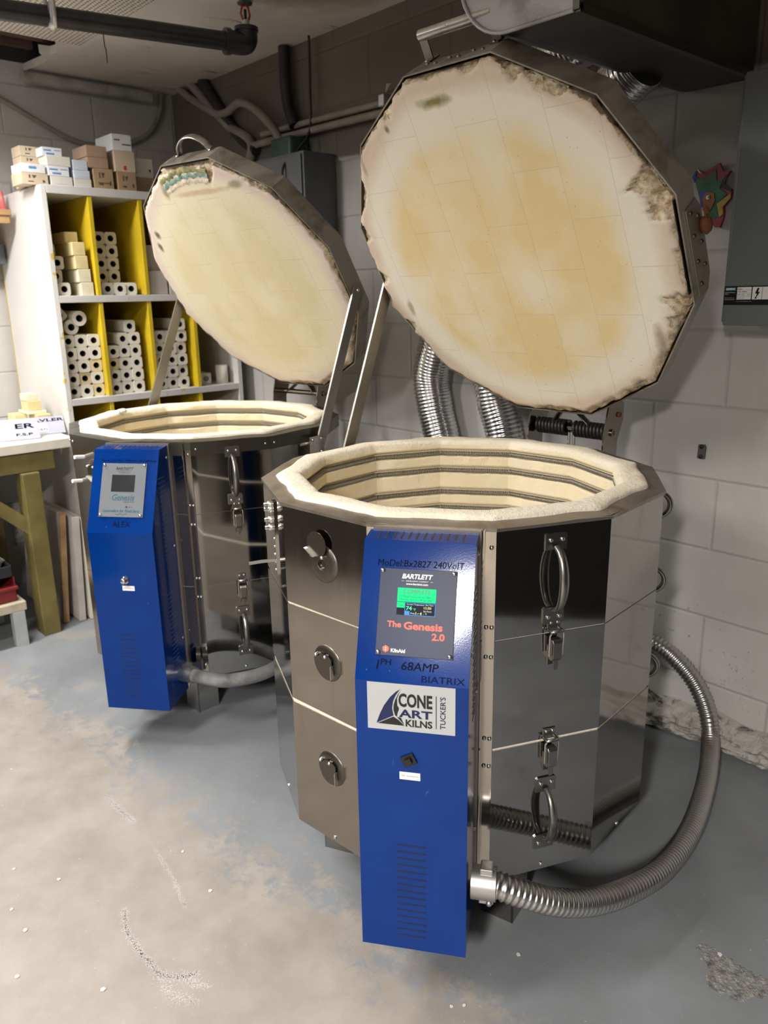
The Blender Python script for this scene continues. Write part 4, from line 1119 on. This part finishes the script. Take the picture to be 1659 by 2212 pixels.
for d_ in (1, 2, 3):
    soft_brick(-2.545-d_*.058, -.792+.004*d_, zu+.206, .054, .052, .042, SOFT, 'buff soft brick on the fifth layer, %s from the front, in the leftmost upper compartment' % ['', 'second', 'third', 'fourth'][d_], 'soft bricks in the leftmost upper compartment')
if False: soft_brick(-2.66, -.80, zu+.207, .06, .05, .045, SOFT, 'buff soft brick lying on the back of the slanting pile, leftmost upper compartment', 'soft bricks in the leftmost upper compartment')
soft_brick(-2.58, -.455, zu, .12, .088, .098, GREYBRICK, 'large grey beige block at the bottom of the third upper compartment', 'large blocks in the third upper compartment', 'refractory_block', 'brick')
soft_brick(-2.60, -.462, zu+.099, .12, .082, .105, GREYBRICK, 'large grey beige block stacked on another in the third upper compartment', 'large blocks in the third upper compartment', 'refractory_block', 'brick')
soft_brick(-2.58, -.360, zu, .12, .085, .098, GREYBRICK, 'grey beige block right of the block stack, partly behind the rear kiln lid', 'large blocks in the third upper compartment', 'refractory_block', 'brick')
# rightmost lower compartment: upright post and loose pieces
o = MB().lathe([(.0, 0), (.028, 0), (.028, .085), (.012, .085), (.012, .07), (0, .07)], 20).build('kiln_post', POSTM); o.location = (-2.56, -.150, zl); tag(o, 'short round kiln post standing upright in the rightmost lower compartment', 'kiln post')
for i, (y, rz) in enumerate(((-.275, 20), (-.225, -12), (-.195, 35))):
    o = post(-2.56-.02*i, y, zl, 'sq', yawd=rz, label='loose square kiln post lying %s in the dim rightmost lower compartment' % ['at the left', 'in the middle', 'at the right'][i])

# --- cartons on top of the shelves
def carton(y0, y1, z0_, h, m_, label, x=-2.54, dep=.11, marks=None, rz=0):
    e = empty('carton', (x-dep/2, (y0+y1)/2, z0_), rz); w2 = (y1-y0)/2
    b_ = MB().box((-dep/2, -w2, 0), (dep/2, w2, h)).build('carton_body', m_, e, bevel=.0015)
    f = frame((dep/2, -w2, 0), (0, 1, 0), (0, 0, 1)); W, H = 2*w2, h
    if marks:
        q = MB(); mm = marks[0]
        for (u0, v0, u1, v1) in marks[1]: q.box((u0*W, v0*H, .0002), (u1*W, v1*H, .0010), 0, f)
        q.build('print', mm, b_)
    tag(e, label, 'box', 'cartons on top of the shelf unit')
T0 = 1.747
glyph = [(.28, .55, .33, .82), (.40, .70, .55, .80), (.43, .58, .50, .70), (.24, .22, .44, .30), (.78, .22, .86, .42)]
lines_ = [(.2, .30, .8, .34), (.2, .22, .7, .25), (.55, .62, .72, .72), (.2, .62, .42, .70)]
blk = [(.08, .58, .45, .72), (.20, .18, .60, .36), (.60, .66, .92, .72)]
carton(-.965, -.865, T0, .042, CARD_T, 'tan carton at the left front corner, under a white carton', marks=(PDARK, glyph))
carton(-.962, -.872, T0+.0425, .032, CARD_W, 'white carton with blue print lying on the left front tan carton', marks=(PBLUE, [(.32, .45, .62, .7)]))
for i in range(4): carton(-.930, -.846, T0+.0375*i, .037, CARD_T, 'tan carton of the tall left stack, ' + ['lowest, hidden behind the front cartons', 'second from the bottom', 'second from the top', 'topmost'][i], x=-2.625, dep=.09, marks=(PDARK, glyph))
carton(-.855, -.770, T0, .037, CARD_C, 'plain white carton under the blue printed one, second pile from the left', marks=(CARD_W, lines_[:2]))
carton(-.862, -.780, T0+.0375, .036, CARD_W, 'white carton with a blue block, middle of the second pile', marks=(PBLUE, blk))
carton(-.862, -.770, T0+.074, .036, CARD_C, 'long cream tray lying across the second pile from the left', dep=.16)
carton(-.868, -.792, T0+.1105, .032, CARD_W, 'small white and blue carton on top of the cream tray', marks=(PBLUE, blk), x=-2.56)
carton(-.800, -.755, T0+.1105, .012, CARD_C, 'thin cream carton lying flat behind the small white and blue one', x=-2.60)
carton(-.764, -.694, T0, .034, CARD_C, 'low white carton at the bottom of the pale blue pile')
carton(-.762, -.697, T0+.0345, .032, CARD_BL, 'pale blue carton in the middle of the narrow third pile', marks=(CARD_W, lines_[:2]))
carton(-.762, -.703, T0+.067, .036, CARD_BL, 'pale blue carton on top of the narrow third pile', marks=(CARD_W, lines_[:2]))
carton(-.682, -.600, T0, .080, CARD_K, 'kraft carton with dark arrow print, fourth pile, at the bottom', marks=(PDARK, glyph+lines_[:1]))
carton(-.700, -.616, T0+.0805, .040, CARD_B, 'brown carton, lower of two on the kraft carton', dep=.14)
carton(-.702, -.618, T0+.1210, .042, CARD_B, 'brown carton, upper of two on the kraft carton', dep=.14)
carton(-.582, -.502, T0, .074, CARD_K, 'dark kraft carton at the bottom of the tallest pile', marks=(PDARK, glyph))
carton(-.588, -.500, T0+.0745, .080, CARD_T, 'tan carton with a red mark in the middle of the tallest pile', marks=(PRED, [(.42, .1, .55, .3)]), dep=.14)
carton(-.590, -.508, T0+.155, .062, CARD_W, 'white file carton on the very top of the tallest pile', marks=(PDARK, [(.5, .35, .95, .42), (.1, .6, .4, .68)]), dep=.16)
carton(-.495, -.400, T0, .066, CARD_B, 'plain brown carton at the bottom right, beside the rear kiln lid', x=-2.58)
carton(-.497, -.402, T0+.0665, .074, CARD_C, 'cream carton above the plain brown one, beside the rear kiln lid', x=-2.58, marks=(PDARK, [(.05, .2, .2, .26), (.8, .3, .9, .45)]))
carton(-.390, -.300, T0, .075, CARD_B, 'brown carton mostly hidden behind the handle of the rear lid', x=-2.60)

# ================================================================== work table and its surroundings, left edge
T = empty('work_table', (-2.72, -1.55, 0)); to = V((-2.72, -1.55, 0))
def tb(name, a, b, m_, bv=.003): return MB().box(V(a)-to, V(b)-to).build(name, m_, T, bevel=bv)
tb('tabletop', (-3.06, -2.2, .752), (-2.385, -.945, .79), TABLETOP)
tb('apron', (-2.425, -2.15, .675), (-2.395, -1.03, .748), OCHRE)
tb('apron', (-3.0, -1.12, .675), (-2.43, -1.09, .748), OCHRE)
for x in (-2.40, -2.98): 
    for y in (-1.10, -2.1): tb('leg', (x-.06, y-.067, 0), (x+.028 if x > -2.9 else x+.03, y, .674), OCHRE)
m = MB(); g = M(((0, 0, 1, 0), (1, 0, 0, 0), (0, 1, 0, 0), (0, 0, 0, 1)))
m.prism([(a-to.y, b) for a, b in ((-1.167, .50), (-1.167, .43), (-1.42, .672), (-1.35, .672))], -2.435-to.x, -2.395-to.x, g); m.build('brace', OCHRE, T)
tag(T, 'ochre painted work table with a pale top at the left edge, beside the shelf unit', 'table')
# signs leaning/lying on the table
def sign(name, loc, rz, tilt, W, H, texts, label, extra=None):
    e = empty(name, loc, rz)
    f = frame((0, 0, .001), (0, 1, 0), (-sin(tilt), 0, cos(tilt)))
    b_ = MB().box((-W/2, 0, -.0015), (W/2, H, .0015), 0, f).build('sign_board', SIGNM, e)
    if extra: MB().box((extra[0], extra[1], .0015), (extra[2], extra[3], .002), 0, f).build('paper_insert', PAPER, b_)
    q = MB()
    for body, x, y, w_, h_ in texts: put_text(q, f, body, x, y, w_, h_, .0024, bold=.02)
    q.build('lettering', INK, b_)
    return tag(e, label, 'sign', 'laminated signs on the work table')
sign('laminated_sign', (-2.475, -1.145, .791), R(-14), R(38), .19, .088, [('ER', .045, .060, .070, .022), ('F.S.P', .040, .022, .060, .011)], 'grey laminated sign in front, with dark letters ER, on the work table')
sign('laminated_sign', (-2.545, -1.045, .791), R(-14), R(38), .24, .080, [('GAVLER', .045, .064, .15, .014), ('NOT KILN', .010, .022, .085, .011)], 'grey laminated sign behind, with a white paper insert, on the work table', (-.045, .012, .055, .050))
for i, (x, y, z, dx, dy, dz, m_, lb) in enumerate(((-2.66, -.975, .79, .10, .055, .072, SOFT, 'yellow brick standing at the bottom of the table pile, beside the shelf side'), (-2.70, -.99, .8625, .12, .075, .012, SOFTL, 'thin yellow slab lying across the table brick pile'), (-2.69, -.995, .875, .08, .055, .042, SOFT, 'yellow block above the thin slab on the table pile'), (-2.69, -1.0, .9175, .07, .05, .028, SOFTL, 'pale block on the very top of the table brick pile'), (-2.74, -1.04, .79, .09, .05, .07, SOFT, 'yellow brick behind the signs at the left of the table pile'))):
    soft_brick(x, y, z, dx, dy, dz, m_, lb, 'bricks piled on the work table')
# slabs leaning against the shelf side
def slab(loc, W, H, t, lean, rz, m1, label, m2=None):
    e = empty('plaster_slab', loc, rz); f = M.Rotation(lean, 4, 'X')
    b_ = MB().box((-W/2, -t/2, 0), (W/2, t/2, H), 0, f).build('slab_face', m1, e, bevel=.003)
    MB().box((W/2-.001, -t/2-.001, 0), (W/2+.012, t/2+.001, H), 0, f).build('edge_strip', m2 or WOODEDGE, b_)
    return tag(e, label, 'board', 'boards leaning on the shelf side')
slab((-2.68, -1.05, .003), .44, .47, .022, R(-5), 0, SLAB, 'pale board with brown edge, leaning in front of the other boards beneath the table')
slab((-2.64, -.992, .003), .42, .45, .025, R(-3), 0, SLAB, 'pale thick board between the brown edged board and the shelf side', SLAB)
slab((-2.62, -.952, .003), .40, .44, .018, R(-2), 0, TABLETOP, 'narrow pale board standing right against the shelf side', TABLETOP)
# low stool with crate, tray and bags
ST = empty('low_stool', (-2.5, -1.5, 0)); so = V((-2.5, -1.5, 0))
MB().box(V((-2.70, -1.9, .145))-so, V((-2.34, -1.228, .182))-so).build('seat', STOOLTOP, ST, bevel=.004)
for x in (-2.36, -2.66):
    for y in (-1.262, -1.86):
        m = MB(); m.prism([(-.022, -.022), (.022, -.022), (.022, .022), (-.022, .022)], 0, .145, M.Translation(V((x, y, 0))-so)); m.build('leg', GREYLEG, ST)
tag(ST, 'low weathered pine stool with grey legs under the work table', 'stool')
m = MB(); m.box((-.17, -.16, 0), (.15, .15, .005)); 
for a, b in (((-.17, -.16, 0), (-.165, .15, .10)), ((.145, -.16, 0), (.15, .15, .055)), ((-.17, -.16, 0), (.15, -.155, .10)), ((-.17, .145, 0), (.15, .15, .10))): m.box(a, b)
m.box((.13, -.165, .05), (.165, .155, .062))
o = m.build('plastic_crate', REDCRATE, bevel=.002); o.location = (-2.52, -1.40, .182); tag(o, 'dark red open plastic crate on the low stool', 'crate')
m = MB(); m.prism([(-.16, -.15), (.16, -.15), (.16, .15), (-.16, .15)], 0, .004)
for a, b in (((-.16, -.15, 0), (-.155, .15, .045)), ((.155, -.15, 0), (.16, .15, .045)), ((-.16, -.15, 0), (.16, -.145, .045)), ((-.16, .145, 0), (.16, .15, .045))): m.box(a, b)
o = m.build('plastic_tray', BLACKTRAY, bevel=.002); o.location = (-2.525, -1.405, .284); tag(o, 'black plastic tray resting on the red crate', 'tray')
def blob(name, loc, sx, sy, sz, m_, label, cat, grp, seed):
    bm = bmesh.new(); bmesh.ops.create_icosphere(bm, subdivisions=4, radius=1)
    for v in bm.verts:
        n = v.co.normalized(); k = 1+.30*noise.noise(n*2.2+V((seed, 0, 0)))+.12*noise.noise(n*6+V((seed, 3, 0)))
        v.co = V((n.x*k*sx, n.y*k*sy, max(-.02*0, (n.z*k*.5+.5))*sz*2*.5))
    me = bpy.data.meshes.new(name); bm.to_mesh(me); bm.free(); me.materials.append(m_)
    for p in me.polygons: p.use_smooth = True
    o = bpy.data.objects.new(name, me); COL.objects.link(o); o.location = loc; return tag(o, label, cat, grp)
blob('plastic_bag', (-2.47, -1.345, .290), .09, .08, .085, BAG, 'small crumpled white bag in the black tray, to the front', 'bag', 'bags in the black tray', 1)
blob('plastic_bag', (-2.56, -1.41, .290), .10, .10, .20, BAG, 'taller crumpled grey white bag in the black tray, behind the small one', 'bag', 'bags in the black tray', 5)
# wall shelf, pink cones, outlet box on the left wall
W_ = empty('wall_shelf', (-3.0, -1.2, 1.655))
MB().box((-.10, -.5, 0), (.215, .262, .022)).build('shelf_board', OAK, W_, bevel=.002)
MB().box((.185, -.5, -.030), (.205, .255, 0)).build('rail', OAK, W_)
m = MB(); m.box((-.1, .20, -.16), (-.085, .23, 0)); m.tube([(-.085, .215, -.15), (.18, .215, -.005)], .006, 6); m.build('bracket', DARKM, W_)
tag(W_, 'short varnished pine shelf on the left wall, left of the shelf unit', 'shelf')
for i, y in enumerate((-.975, -.948)):
    m = MB(); m.lathe([(.0, 0), (.017, 0), (.006, .075), (0, .078)], 16); m.lathe([(.02, 0), (.02, .004), (0, .004)], 16, None, 1)
    o = m.build('plastic_cone', [PINK, WHITE]); o.location = (-2.85, y, 1.677); tag(o, 'pink plastic cone on the pine wall shelf, ' + ['left one', 'right one'][i], 'cone', 'pink cones')
e = empty('outlet_box', (XL, -.99, 1.515)); MB().box((0, -.065, -.042), (.13, .065, .042)).build('box_body', GREYBOX2, e, bevel=.004); MB().lathe([(.006, 0), (.006, .003), (0, .004)], 10, frame((.13, .02, 0), (0, 1, 0), (0, 0, 1))).build('cover_screw', BARE, e)
tag(e, 'grey steel outlet box on the left wall under the pine shelf', 'outlet')

# ================================================================== things on the right wall
# grey disconnect panel
e = empty('breaker_panel', (.12, 0, 1.49))
MB().box((-.30, -.13, -.255), (.35, 0, .30)).build('enclosure', GREYBOX, e, bevel=.003)
dr = MB().box((-.288, -.150, -.262), (.35, -.131, .302)).build('panel_door', GREYBOX, e, bevel=.004)
fl = frame((-.288, -.1505, -.213), (1, 0, 0), (0, 0, 1))     # label strip on the door
lb = MB().box((0, 0, 0), (.40, .044, .0008), 0, fl).build('warning_label', BLACK, dr, label='black warning label with white fields')
m = MB(); m.box((.0315, .0125, .0008), (.0655, .0415, .0012), 0, fl); m.box((.068, .0125, .0008), (.0905, .0415, .0012), 0, fl); m.box((.0915, .0125, .0008), (.15, .0415, .0012), 0, fl); m.build('label_fields', PAPER, lb)
m = MB(); m.box((.002, .033, .0008), (.0285, .0415, .0012), 0, fl); m.build('label_field', simple('teal label', (.005, .14, .17), .4, bmp=0), lb)
m = MB()
put_text(m, fl, 'SIEMENS', .0152, .0373, .022, .0048, .0016, bold=.04)
put_text(m, fl, 'Service Entrance', .0145, .0295, .024, .0022, .0012); put_text(m, fl, 'Switch', .0065, .0258, .009, .0022, .0012)
put_text(m, fl, 'Interrupteur pour', .0145, .0165, .024, .0020, .0012); put_text(m, fl, 'entree de service', .0145, .0130, .024, .0020, .0012)
put_text(m, fl, 'Cat. No. / Series / Suitable for use only', .05, .008, .036, .0015, .0012)
m.build('lettering', WHITE, lb)
m = MB()
for y in (.0345, .0275, .020): m.box((.0320, y, .0012), (.065, y+.0003, .0014), 0, fl)
m.box((.048, .0125, .0012), (.0483, .0275, .0014), 0, fl)
put_text(m, fl, 'Cat. No.', .037, .0395, .008, .0018, .0016); put_text(m, fl, 'SN323', .038, .0366, .010, .0022, .0016, bold=.03)
put_text(m, fl, '100A  240Vac', .044, .0310, .022, .0026, .0016, bold=.02); put_text(m, fl, '3P', .0365, .0240, .007, .0024, .0016); put_text(m, fl, '4W', .045, .0240, .006, .0024, .0016); put_text(m, fl, '60Hz', .060, .0240, .007, .0020, .0016); put_text(m, fl, 'Series  A', .040, .0165, .013, .0022, .0016)
m.prism([(.0795, .039), (.0840, .039), (.0812, .0300), (.0858, .0300), (.0782, .0165), (.0798, .0150), (.0750, .0140), (.0755, .0190), (.0770, .0178), (.0792, .0262), (.0745, .0262)], .0012, .0015, fl)
m.build('lightning_mark', BLACK, lb)
tag(e, 'large grey breaker panel with a black warning label, at the right edge of the wall', 'breaker panel')
# painted jagged wall ornament
e = empty('wall_ornament', (-.300, -.012, 1.545))
fo = frame((0, 0, 0), (1, 0, 0), (0, 0, 1))
def op(px, py): return ((px-455)*.000181+.012, (560-py)*.000181)     # crop pixels -> metres
OUT = [(150, 260), (190, 190), (240, 185), (330, 210), (400, 190), (530, 120), (560, 180), (590, 235), (700, 240), (660, 300), (610, 345), (620, 410), (745, 490), (740, 600), (650, 710), (660, 790), (655, 850), (620, 985), (540, 975), (440, 860), (350, 700), (310, 640), (270, 520), (215, 370)]
bd = MB().prism([op(*p) for p in OUT], -.004, .006, fo).build('ornament_base', simple('red glaze', (.30, .045, .055), .45, var=.25, scale=60), e)
def patch(name, pts, m_, z=.0063, zz=.0085): MB().prism([op(*p) for p in pts], z-.001, zz, fo).build(name, m_, bd)
patch('green_star', [(205, 265), (310, 310), (420, 270), (490, 200), (520, 360), (605, 345), (570, 460), (690, 545), (540, 665), (600, 850), (430, 850), (330, 640), (270, 520), (220, 390)], simple('green glaze', (.02, .13, .06), .4, var=.25, scale=40))
patch('blue_edge', [(150, 260), (190, 195), (205, 215), (200, 330), (180, 340)], simple('blue glaze', (.02, .05, .36), .4))
patch('blue_edge', [(275, 500), (340, 480), (450, 490), (360, 530), (330, 640), (355, 680), (345, 700), (318, 690)], simple('blue glaze', (.02, .05, .36), .4), .0083, .0098)
patch('orange_face', [(335, 600), (360, 520), (430, 490), (500, 520), (525, 620), (480, 720), (410, 795), (345, 715), (360, 670)], simple('orange glaze', (.28, .085, .012), .4, var=.2, scale=50), .0085, .011)
patch('black_edge', [(640, 290), (680, 285), (630, 410), (745, 490), (740, 525), (600, 460), (600, 370)], BLACK)
patch('yellow_corner', [(545, 665), (735, 540), (740, 600), (640, 710), (655, 800), (605, 850), (575, 760)], simple('yellow glaze', (.42, .31, .05), .45, var=.2, scale=40))
patch('eye', [(418+28*cos(a), 565+28*sin(a)) for a in [2*pi*i/14 for i in range(14)]], simple('white glaze', (.7, .7, .68), .4), .0105, .012)
patch('eye', [(438+17*cos(a), 562+17*sin(a)) for a in [2*pi*i/14 for i in range(14)]], simple('green glaze dot', (.02, .16, .09), .4), .0118, .013)
MB().tube([V((-.028, -.012, .074)), V((-.022, -.016, .064)), V((-.012, -.014, .056))], .002, 6).build('hanging_nail', BARE, e)
tag(e, 'jagged painted ceramic ornament in red, green and orange beside the grey panel', 'ornament')
# anchor plate
e = empty('anchor_bracket', (-.258, 0, .878)); f = frame((0, 0, 0), (1, 0, 0), (0, 0, 1))
MB().prism([(-.011, -.020), (.010, -.020), (.012, .012), (.008, .020), (-.010, .019)], 0, .006, f).build('bracket_plate', simple('dull grey', (.09, .085, .085), .7), e)
screws(e, [(f, 0, .014, .006, .004, .006), (f, 0, -.014, .006, .004, .006)], BLACK, 'bolt')
tag(e, 'small dark two-bolt anchor plate on the white wall right of the front kiln', 'bracket')
# electrical box at the back, fitting, conduits
e = empty('junction_cabinet', (-2.03, 0, 1.55))
MB().box((-.215, -.16, -.11), (.195, 0, .30)).build('cabinet_body', GREYBOX2, e, bevel=.004)
MB().box((-.205, -.168, -.10), (.185, -.16, .29)).build('cabinet_door', GREYBOX2, e, bevel=.003)
MB().tube([(.08, -.169, .17), (.10, -.172, .15), (.13, -.172, .10), (.15, -.17, .04), (.12, -.17, -.01)], .012, 8).build('cloth_tie', simple('tan strap', (.25, .15, .06), .8), e)
tag(e, 'grey electrical cabinet on the right wall behind the rear kiln lid', 'cabinet')
e = empty('conduit_fitting', (-2.07, -.05, 1.85))
MB().box((-.07, -.05, 0), (.07, .05, .085)).build('fitting_body', GREENF, e, bevel=.012)
m = MB()
for x in (-.04, .02, .05): m.cyl((x, -.03, -.02), (x, -.03, .02), .014, 10)
m.build('bushings', BARE, e)
tag(e, 'dark green conduit fitting on top of the grey electrical cabinet', 'fitting')
def line(name, pts, r, m_, label, cat='conduit', grp=None, n=8, seg=10):
    P_ = smooth_path(pts, n); c0 = P_[0]
    o = MB().tube([p-c0 for p in P_], r, seg).build(name, m_); o.location = c0
    return tag(o, label, cat, grp)
line('wall_conduit', [(-2.40, -.03, 1.952), (-1.9, -.03, 1.948), (-1.4, -.03, 1.942), (-.9, -.03, 1.94)], .014, PIPEP, 'lower of two painted conduits running level along the right wall', grp='level wall conduits')
line('wall_conduit', [(-2.30, -.025, 1.985), (-1.9, -.025, 1.982), (-1.4, -.025, 1.975), (-.9, -.025, 1.972)], .012, PIPEP, 'upper of two painted conduits running level along the right wall', grp='level wall conduits')
m = line('vertical_pipe', [(-2.10, -.035, 2.275), (-2.10, -.035, 2.15), (-2.085, -.035, 2.05), (-2.05, -.035, 1.98)], .024, PIPE, 'thick dark pipe dropping from the ceiling to the wall conduits', 'pipe')
line('hanging_cable', [(-1.935, -.035, 2.278), (-1.94, -.035, 2.1), (-1.945, -.04, 1.95), (-1.95, -.11, 1.86), (-1.945, -.178, 1.80), (-1.945, -.180, 1.70)], .005, CABLE, 'thin dark cable hanging in front of the grey electrical cabinet', 'cable')
line('wall_cable', [(-2.95, -.04, 2.278), (-2.83, -.04, 2.21), (-2.64, -.04, 2.122), (-2.54, -.04, 2.11), (-2.44, -.04, 2.13), (-2.33, -.04, 2.09), (-2.20, -.045, 2.00), (-2.13, -.05, 1.93)], .017, PIPEP, 'wavy grey cable sweeping from the ceiling corner to the green fitting', 'cable')
line('wall_cable', [(-2.85, -.03, 2.278), (-2.68, -.03, 2.15), (-2.54, -.03, 2.05), (-2.38, -.03, 1.965), (-2.42, -.03, 1.86)], .020, PIPEP, 'straight grey cable slanting down the wall from the corner to the level conduits', 'cable')
line('wall_cable', [(-2.76, -.022, 2.278), (-2.60, -.022, 2.11), (-2.47, -.022, 2.0), (-2.35, -.022, 1.93)], .026, CABLE, 'thick dark cable slanting down the wall, right of the grey slanting one', 'cable')
line('wall_cable', [(XL+.015, -1.1, 2.26), (XL+.015, -.82, 2.151), (XL+.015, -.70, 2.095), (XL+.015, -.54, 2.026), (XL+.015, -.42, 2.01), (XL+.015, -.28, 2.03), (XL+.015, -.15, 2.09), (XL+.015, -.085, 2.18), (XL+.015, -.06, 2.275)], .012, PIPEP, 'grey cable sagging across the left wall above the cartons', 'cable')
line('black_cable', [(-.70, -.02, 1.815), (-.60, -.02, 1.826), (-.50, -.02, 1.84), (-.40, -.02, 1.85)], .008, CABLE, 'short black cable along the wall beneath the big duct', 'cable')
o = MB().box((-.015, -.02, -.02), (.015, .02, .02)).add([(0, 0, .02), (.02, -.01, .05), (.03, 0, .05)], [(0, 1, 2)]).build('conduit_clamp', ZINC, bevel=.004); o.location = (-1.50, -.045, 1.975); tag(o, 'pale clamp on the level conduits at the left edge of the front kiln lid', 'clamp')
# flexible aluminium ducts
def flexduct(pts, r, label):
    P_ = smooth_path(pts, 14); P_ = resample(P_, .0032); c0 = P_[0]
    rad = [r-.0045*(.5-.5*cos(2*pi*i/4)) + .0022*noise.noise((i*.11, 4, r)) for i in range(len(P_))]
    o = MB().tube([p-c0 for p in P_], rad, 26).build('flexible_duct', FOIL); o.location = c0
    return tag(o, label, 'duct', 'flexible aluminium ducts')
flexduct([(-1.13, -.10, .02), (-1.14, -.10, .5), (-1.155, -.10, .76), (-1.20, -.10, .92), (-1.215, -.105, 1.03), (-1.17, -.12, 1.15), (-1.10, -.14, 1.30), (-1.05, -.15, 1.45), (-.98, -.15, 1.62), (-.85, -.16, 1.80), (-.68, -.19, 1.91), (-.46, -.22, 1.95)], .065, 'bent silver flexible duct left of the other, below the left of the front lid')
flexduct([(-.86, -.10, .02), (-.865, -.10, .6), (-.88, -.10, .84), (-.92, -.105, .98), (-.93, -.12, 1.12), (-.88, -.15, 1.36), (-.76, -.17, 1.56), (-.58, -.21, 1.72), (-.36, -.27, 1.83)], .063, 'silver flexible duct directly behind the rim of the front kiln')
# big sheet metal duct
e = empty('sheet_metal_duct', (-.34, -.42, 1.80)); do = V((-.34, -.42, 1.80))
x0, x1, yb, yf, z0, z1 = -.475, -.200, -.04, -.775, 1.80, 2.278
pr = [(x1, z0)] + [(x0+.125-.125*sin(a), z0+.125-.125*cos(a)) for a in [R(9*i) for i in range(11)]] + [(x0, z1), (x1, z1)]
g = M(((1, 0, 0, -do.x), (0, 0, 1, -do.y), (0, 1, 0, -do.z), (0, 0, 0, 1)))
DUCT_SHADE = simple('shade toned sheet metal', (.045, .036, .028), .5, var=.5, scale=5)  # dark tone stands for shade on the duct's side and underside
db = MB().prism(pr, yf, yb, g).build('duct_body', [GALV, DUCT_SHADE], e)
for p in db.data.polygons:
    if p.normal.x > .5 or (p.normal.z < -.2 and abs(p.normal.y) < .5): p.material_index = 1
m = MB(); m.box((x1-.002, yf, z0-.004), (x1+.012, yb, z0+.010), 0, M.Translation(-do)); m.box((x1-.002, yf-.004, z0), (x1+.012, yf+.008, z1), 0, M.Translation(-do)); m.build('seam_flange', DARKM, e)
P_ = [(x, z) for x, z in pr[:-1]]
MB().tube([V((x, yf-.003, z))-do for x, z in pr[:12]], .004, 6).build('end_bead', GALV, e)
tag(e, 'big grey sheet metal duct with a rounded edge at the upper right', 'duct')

# ================================================================== overhead pipe and sprinkler
e = empty('sprinkler_pipe', (-1.787, -.424, 2.15)); po = V((-1.787, -.424, 2.15))
dirp = V((-1.96, -1.165, 2.15))-V((-1.787, -.424, 2.15)); far = dirp.normalized()*2.6
MB().tube([V((0, 0, 0)), far], .029, 18).build('pipe_run', PIPE, e)
m = MB(); el = smooth_path([far.normalized()*.055, far.normalized()*.01+V((0, 0, .0)), V((0, 0, .012))-far.normalized()*.006, V((0, 0, .05))-far.normalized()*.006], 6)
m.tube(el, .036, 16); m.tube([el[0], el[0]+far.normalized()*.018], .041, 16); m.tube([el[-1]-V((0, 0, .012)), el[-1]], .041, 16)
m.build('pipe_elbow', PIPE, e)
hx = far*(.62/2.6); m = MB(); sd = far.normalized().cross(V((0, 0, 1)))
m.tube([hx+sd*.034+V((0, 0, .13)), hx+sd*.034+V((0, 0, .0)), hx+sd*.02-V((0, 0, .028)), hx-V((0, 0, .034)), hx-sd*.02-V((0, 0, .028)), hx-sd*.034, hx-sd*.034+V((0, 0, .13))], .0025, 6, flat=6)
m.build('pipe_hanger', ZINC, e)
tag(e, 'black sprinkler pipe with an elbow below the ceiling', 'pipe')
e = empty('fire_sprinkler', (-1.786, -.418, 2.20))
m = MB(); m.cyl((0, 0, 0), (0, 0, .022), .013, 12); m.build('thread', ZINC, e)
m = MB()
for s_ in (-1, 1): m.tube([(0, s_*.010, .02), (0, s_*.018, .04), (0, s_*.012, .062), (0, 0, .07)], .004, 8)
m.build('frame_arm', REDP, e)
m = MB(); m.cyl((0, 0, .022), (0, 0, .055), .005, 8); m.build('bulb', BLACK, e)
m = MB(); m.lathe([(0, .0), (.024, 0), (.026, .003), (0, .004)], 16, M.Translation((0, 0, .070))); m.build('deflector', GREENF, e)
tag(e, 'red sprinkler head standing up from the pipe elbow', 'sprinkler')
o = line('tie_wire', [(-1.893, -.88, 2.150), (-1.897, -.88, 2.12), (-1.917, -.87, 2.095), (-1.90, -.875, 2.08), (-1.91, -.87, 2.045)], .0018, CABLE, 'twisted wire hanging from the sprinkler pipe', 'wire', n=6, seg=5)
line('insulated_pipe', [(XL+.05, -.73, 2.245), (XL+.05, -.45, 2.245), (XL+.05, -.14, 2.245)], .026, simple('pipe insulation', (.42, .40, .37), .85, var=.3), 'pale insulated pipe along the top of the left wall', 'pipe')

# ================================================================== crumbs on the floor
cr = [(-1.484, -1.58), (-1.044, -1.714), (-.934, -1.648), (-.912, -1.761), (-.828, -1.759), (-.715, -1.813), (-.565, -1.698), (-.654, -1.406), (-.053, -1.205), (-.068, -1.225), (.226, -.736), (-.057, -1.035), (-.818, -1.388)]
crp = None
for i, (x, y) in enumerate(cr):
    if crp is None:
        m = MB(); m.prism([(-.0045, -.003), (.001, -.0042), (.0052, .0), (.001, .0042), (-.004, .0026)], 0, .0022); crp = m.build('clay_crumb', CHIPW, bevel=.0006); q = crp
    else: q = crp.copy(); COL.objects.link(q)
    s_ = rnd.uniform(.55, 1.25); q.location = (x, y, 0); q.rotation_euler = (0, 0, rnd.random()*6); q.scale = (s_, s_, s_)
    tag(q, 'tiny white clay crumb lying on the open floor', 'crumb', 'white crumbs on the floor')

blob('fibre_tuft', (-2.006, -.902, .916), .013, .017, .018, PAPER, 'small white ceramic fibre tuft stuck on the left rim of the rear kiln', 'fibre tuft', None, 3)
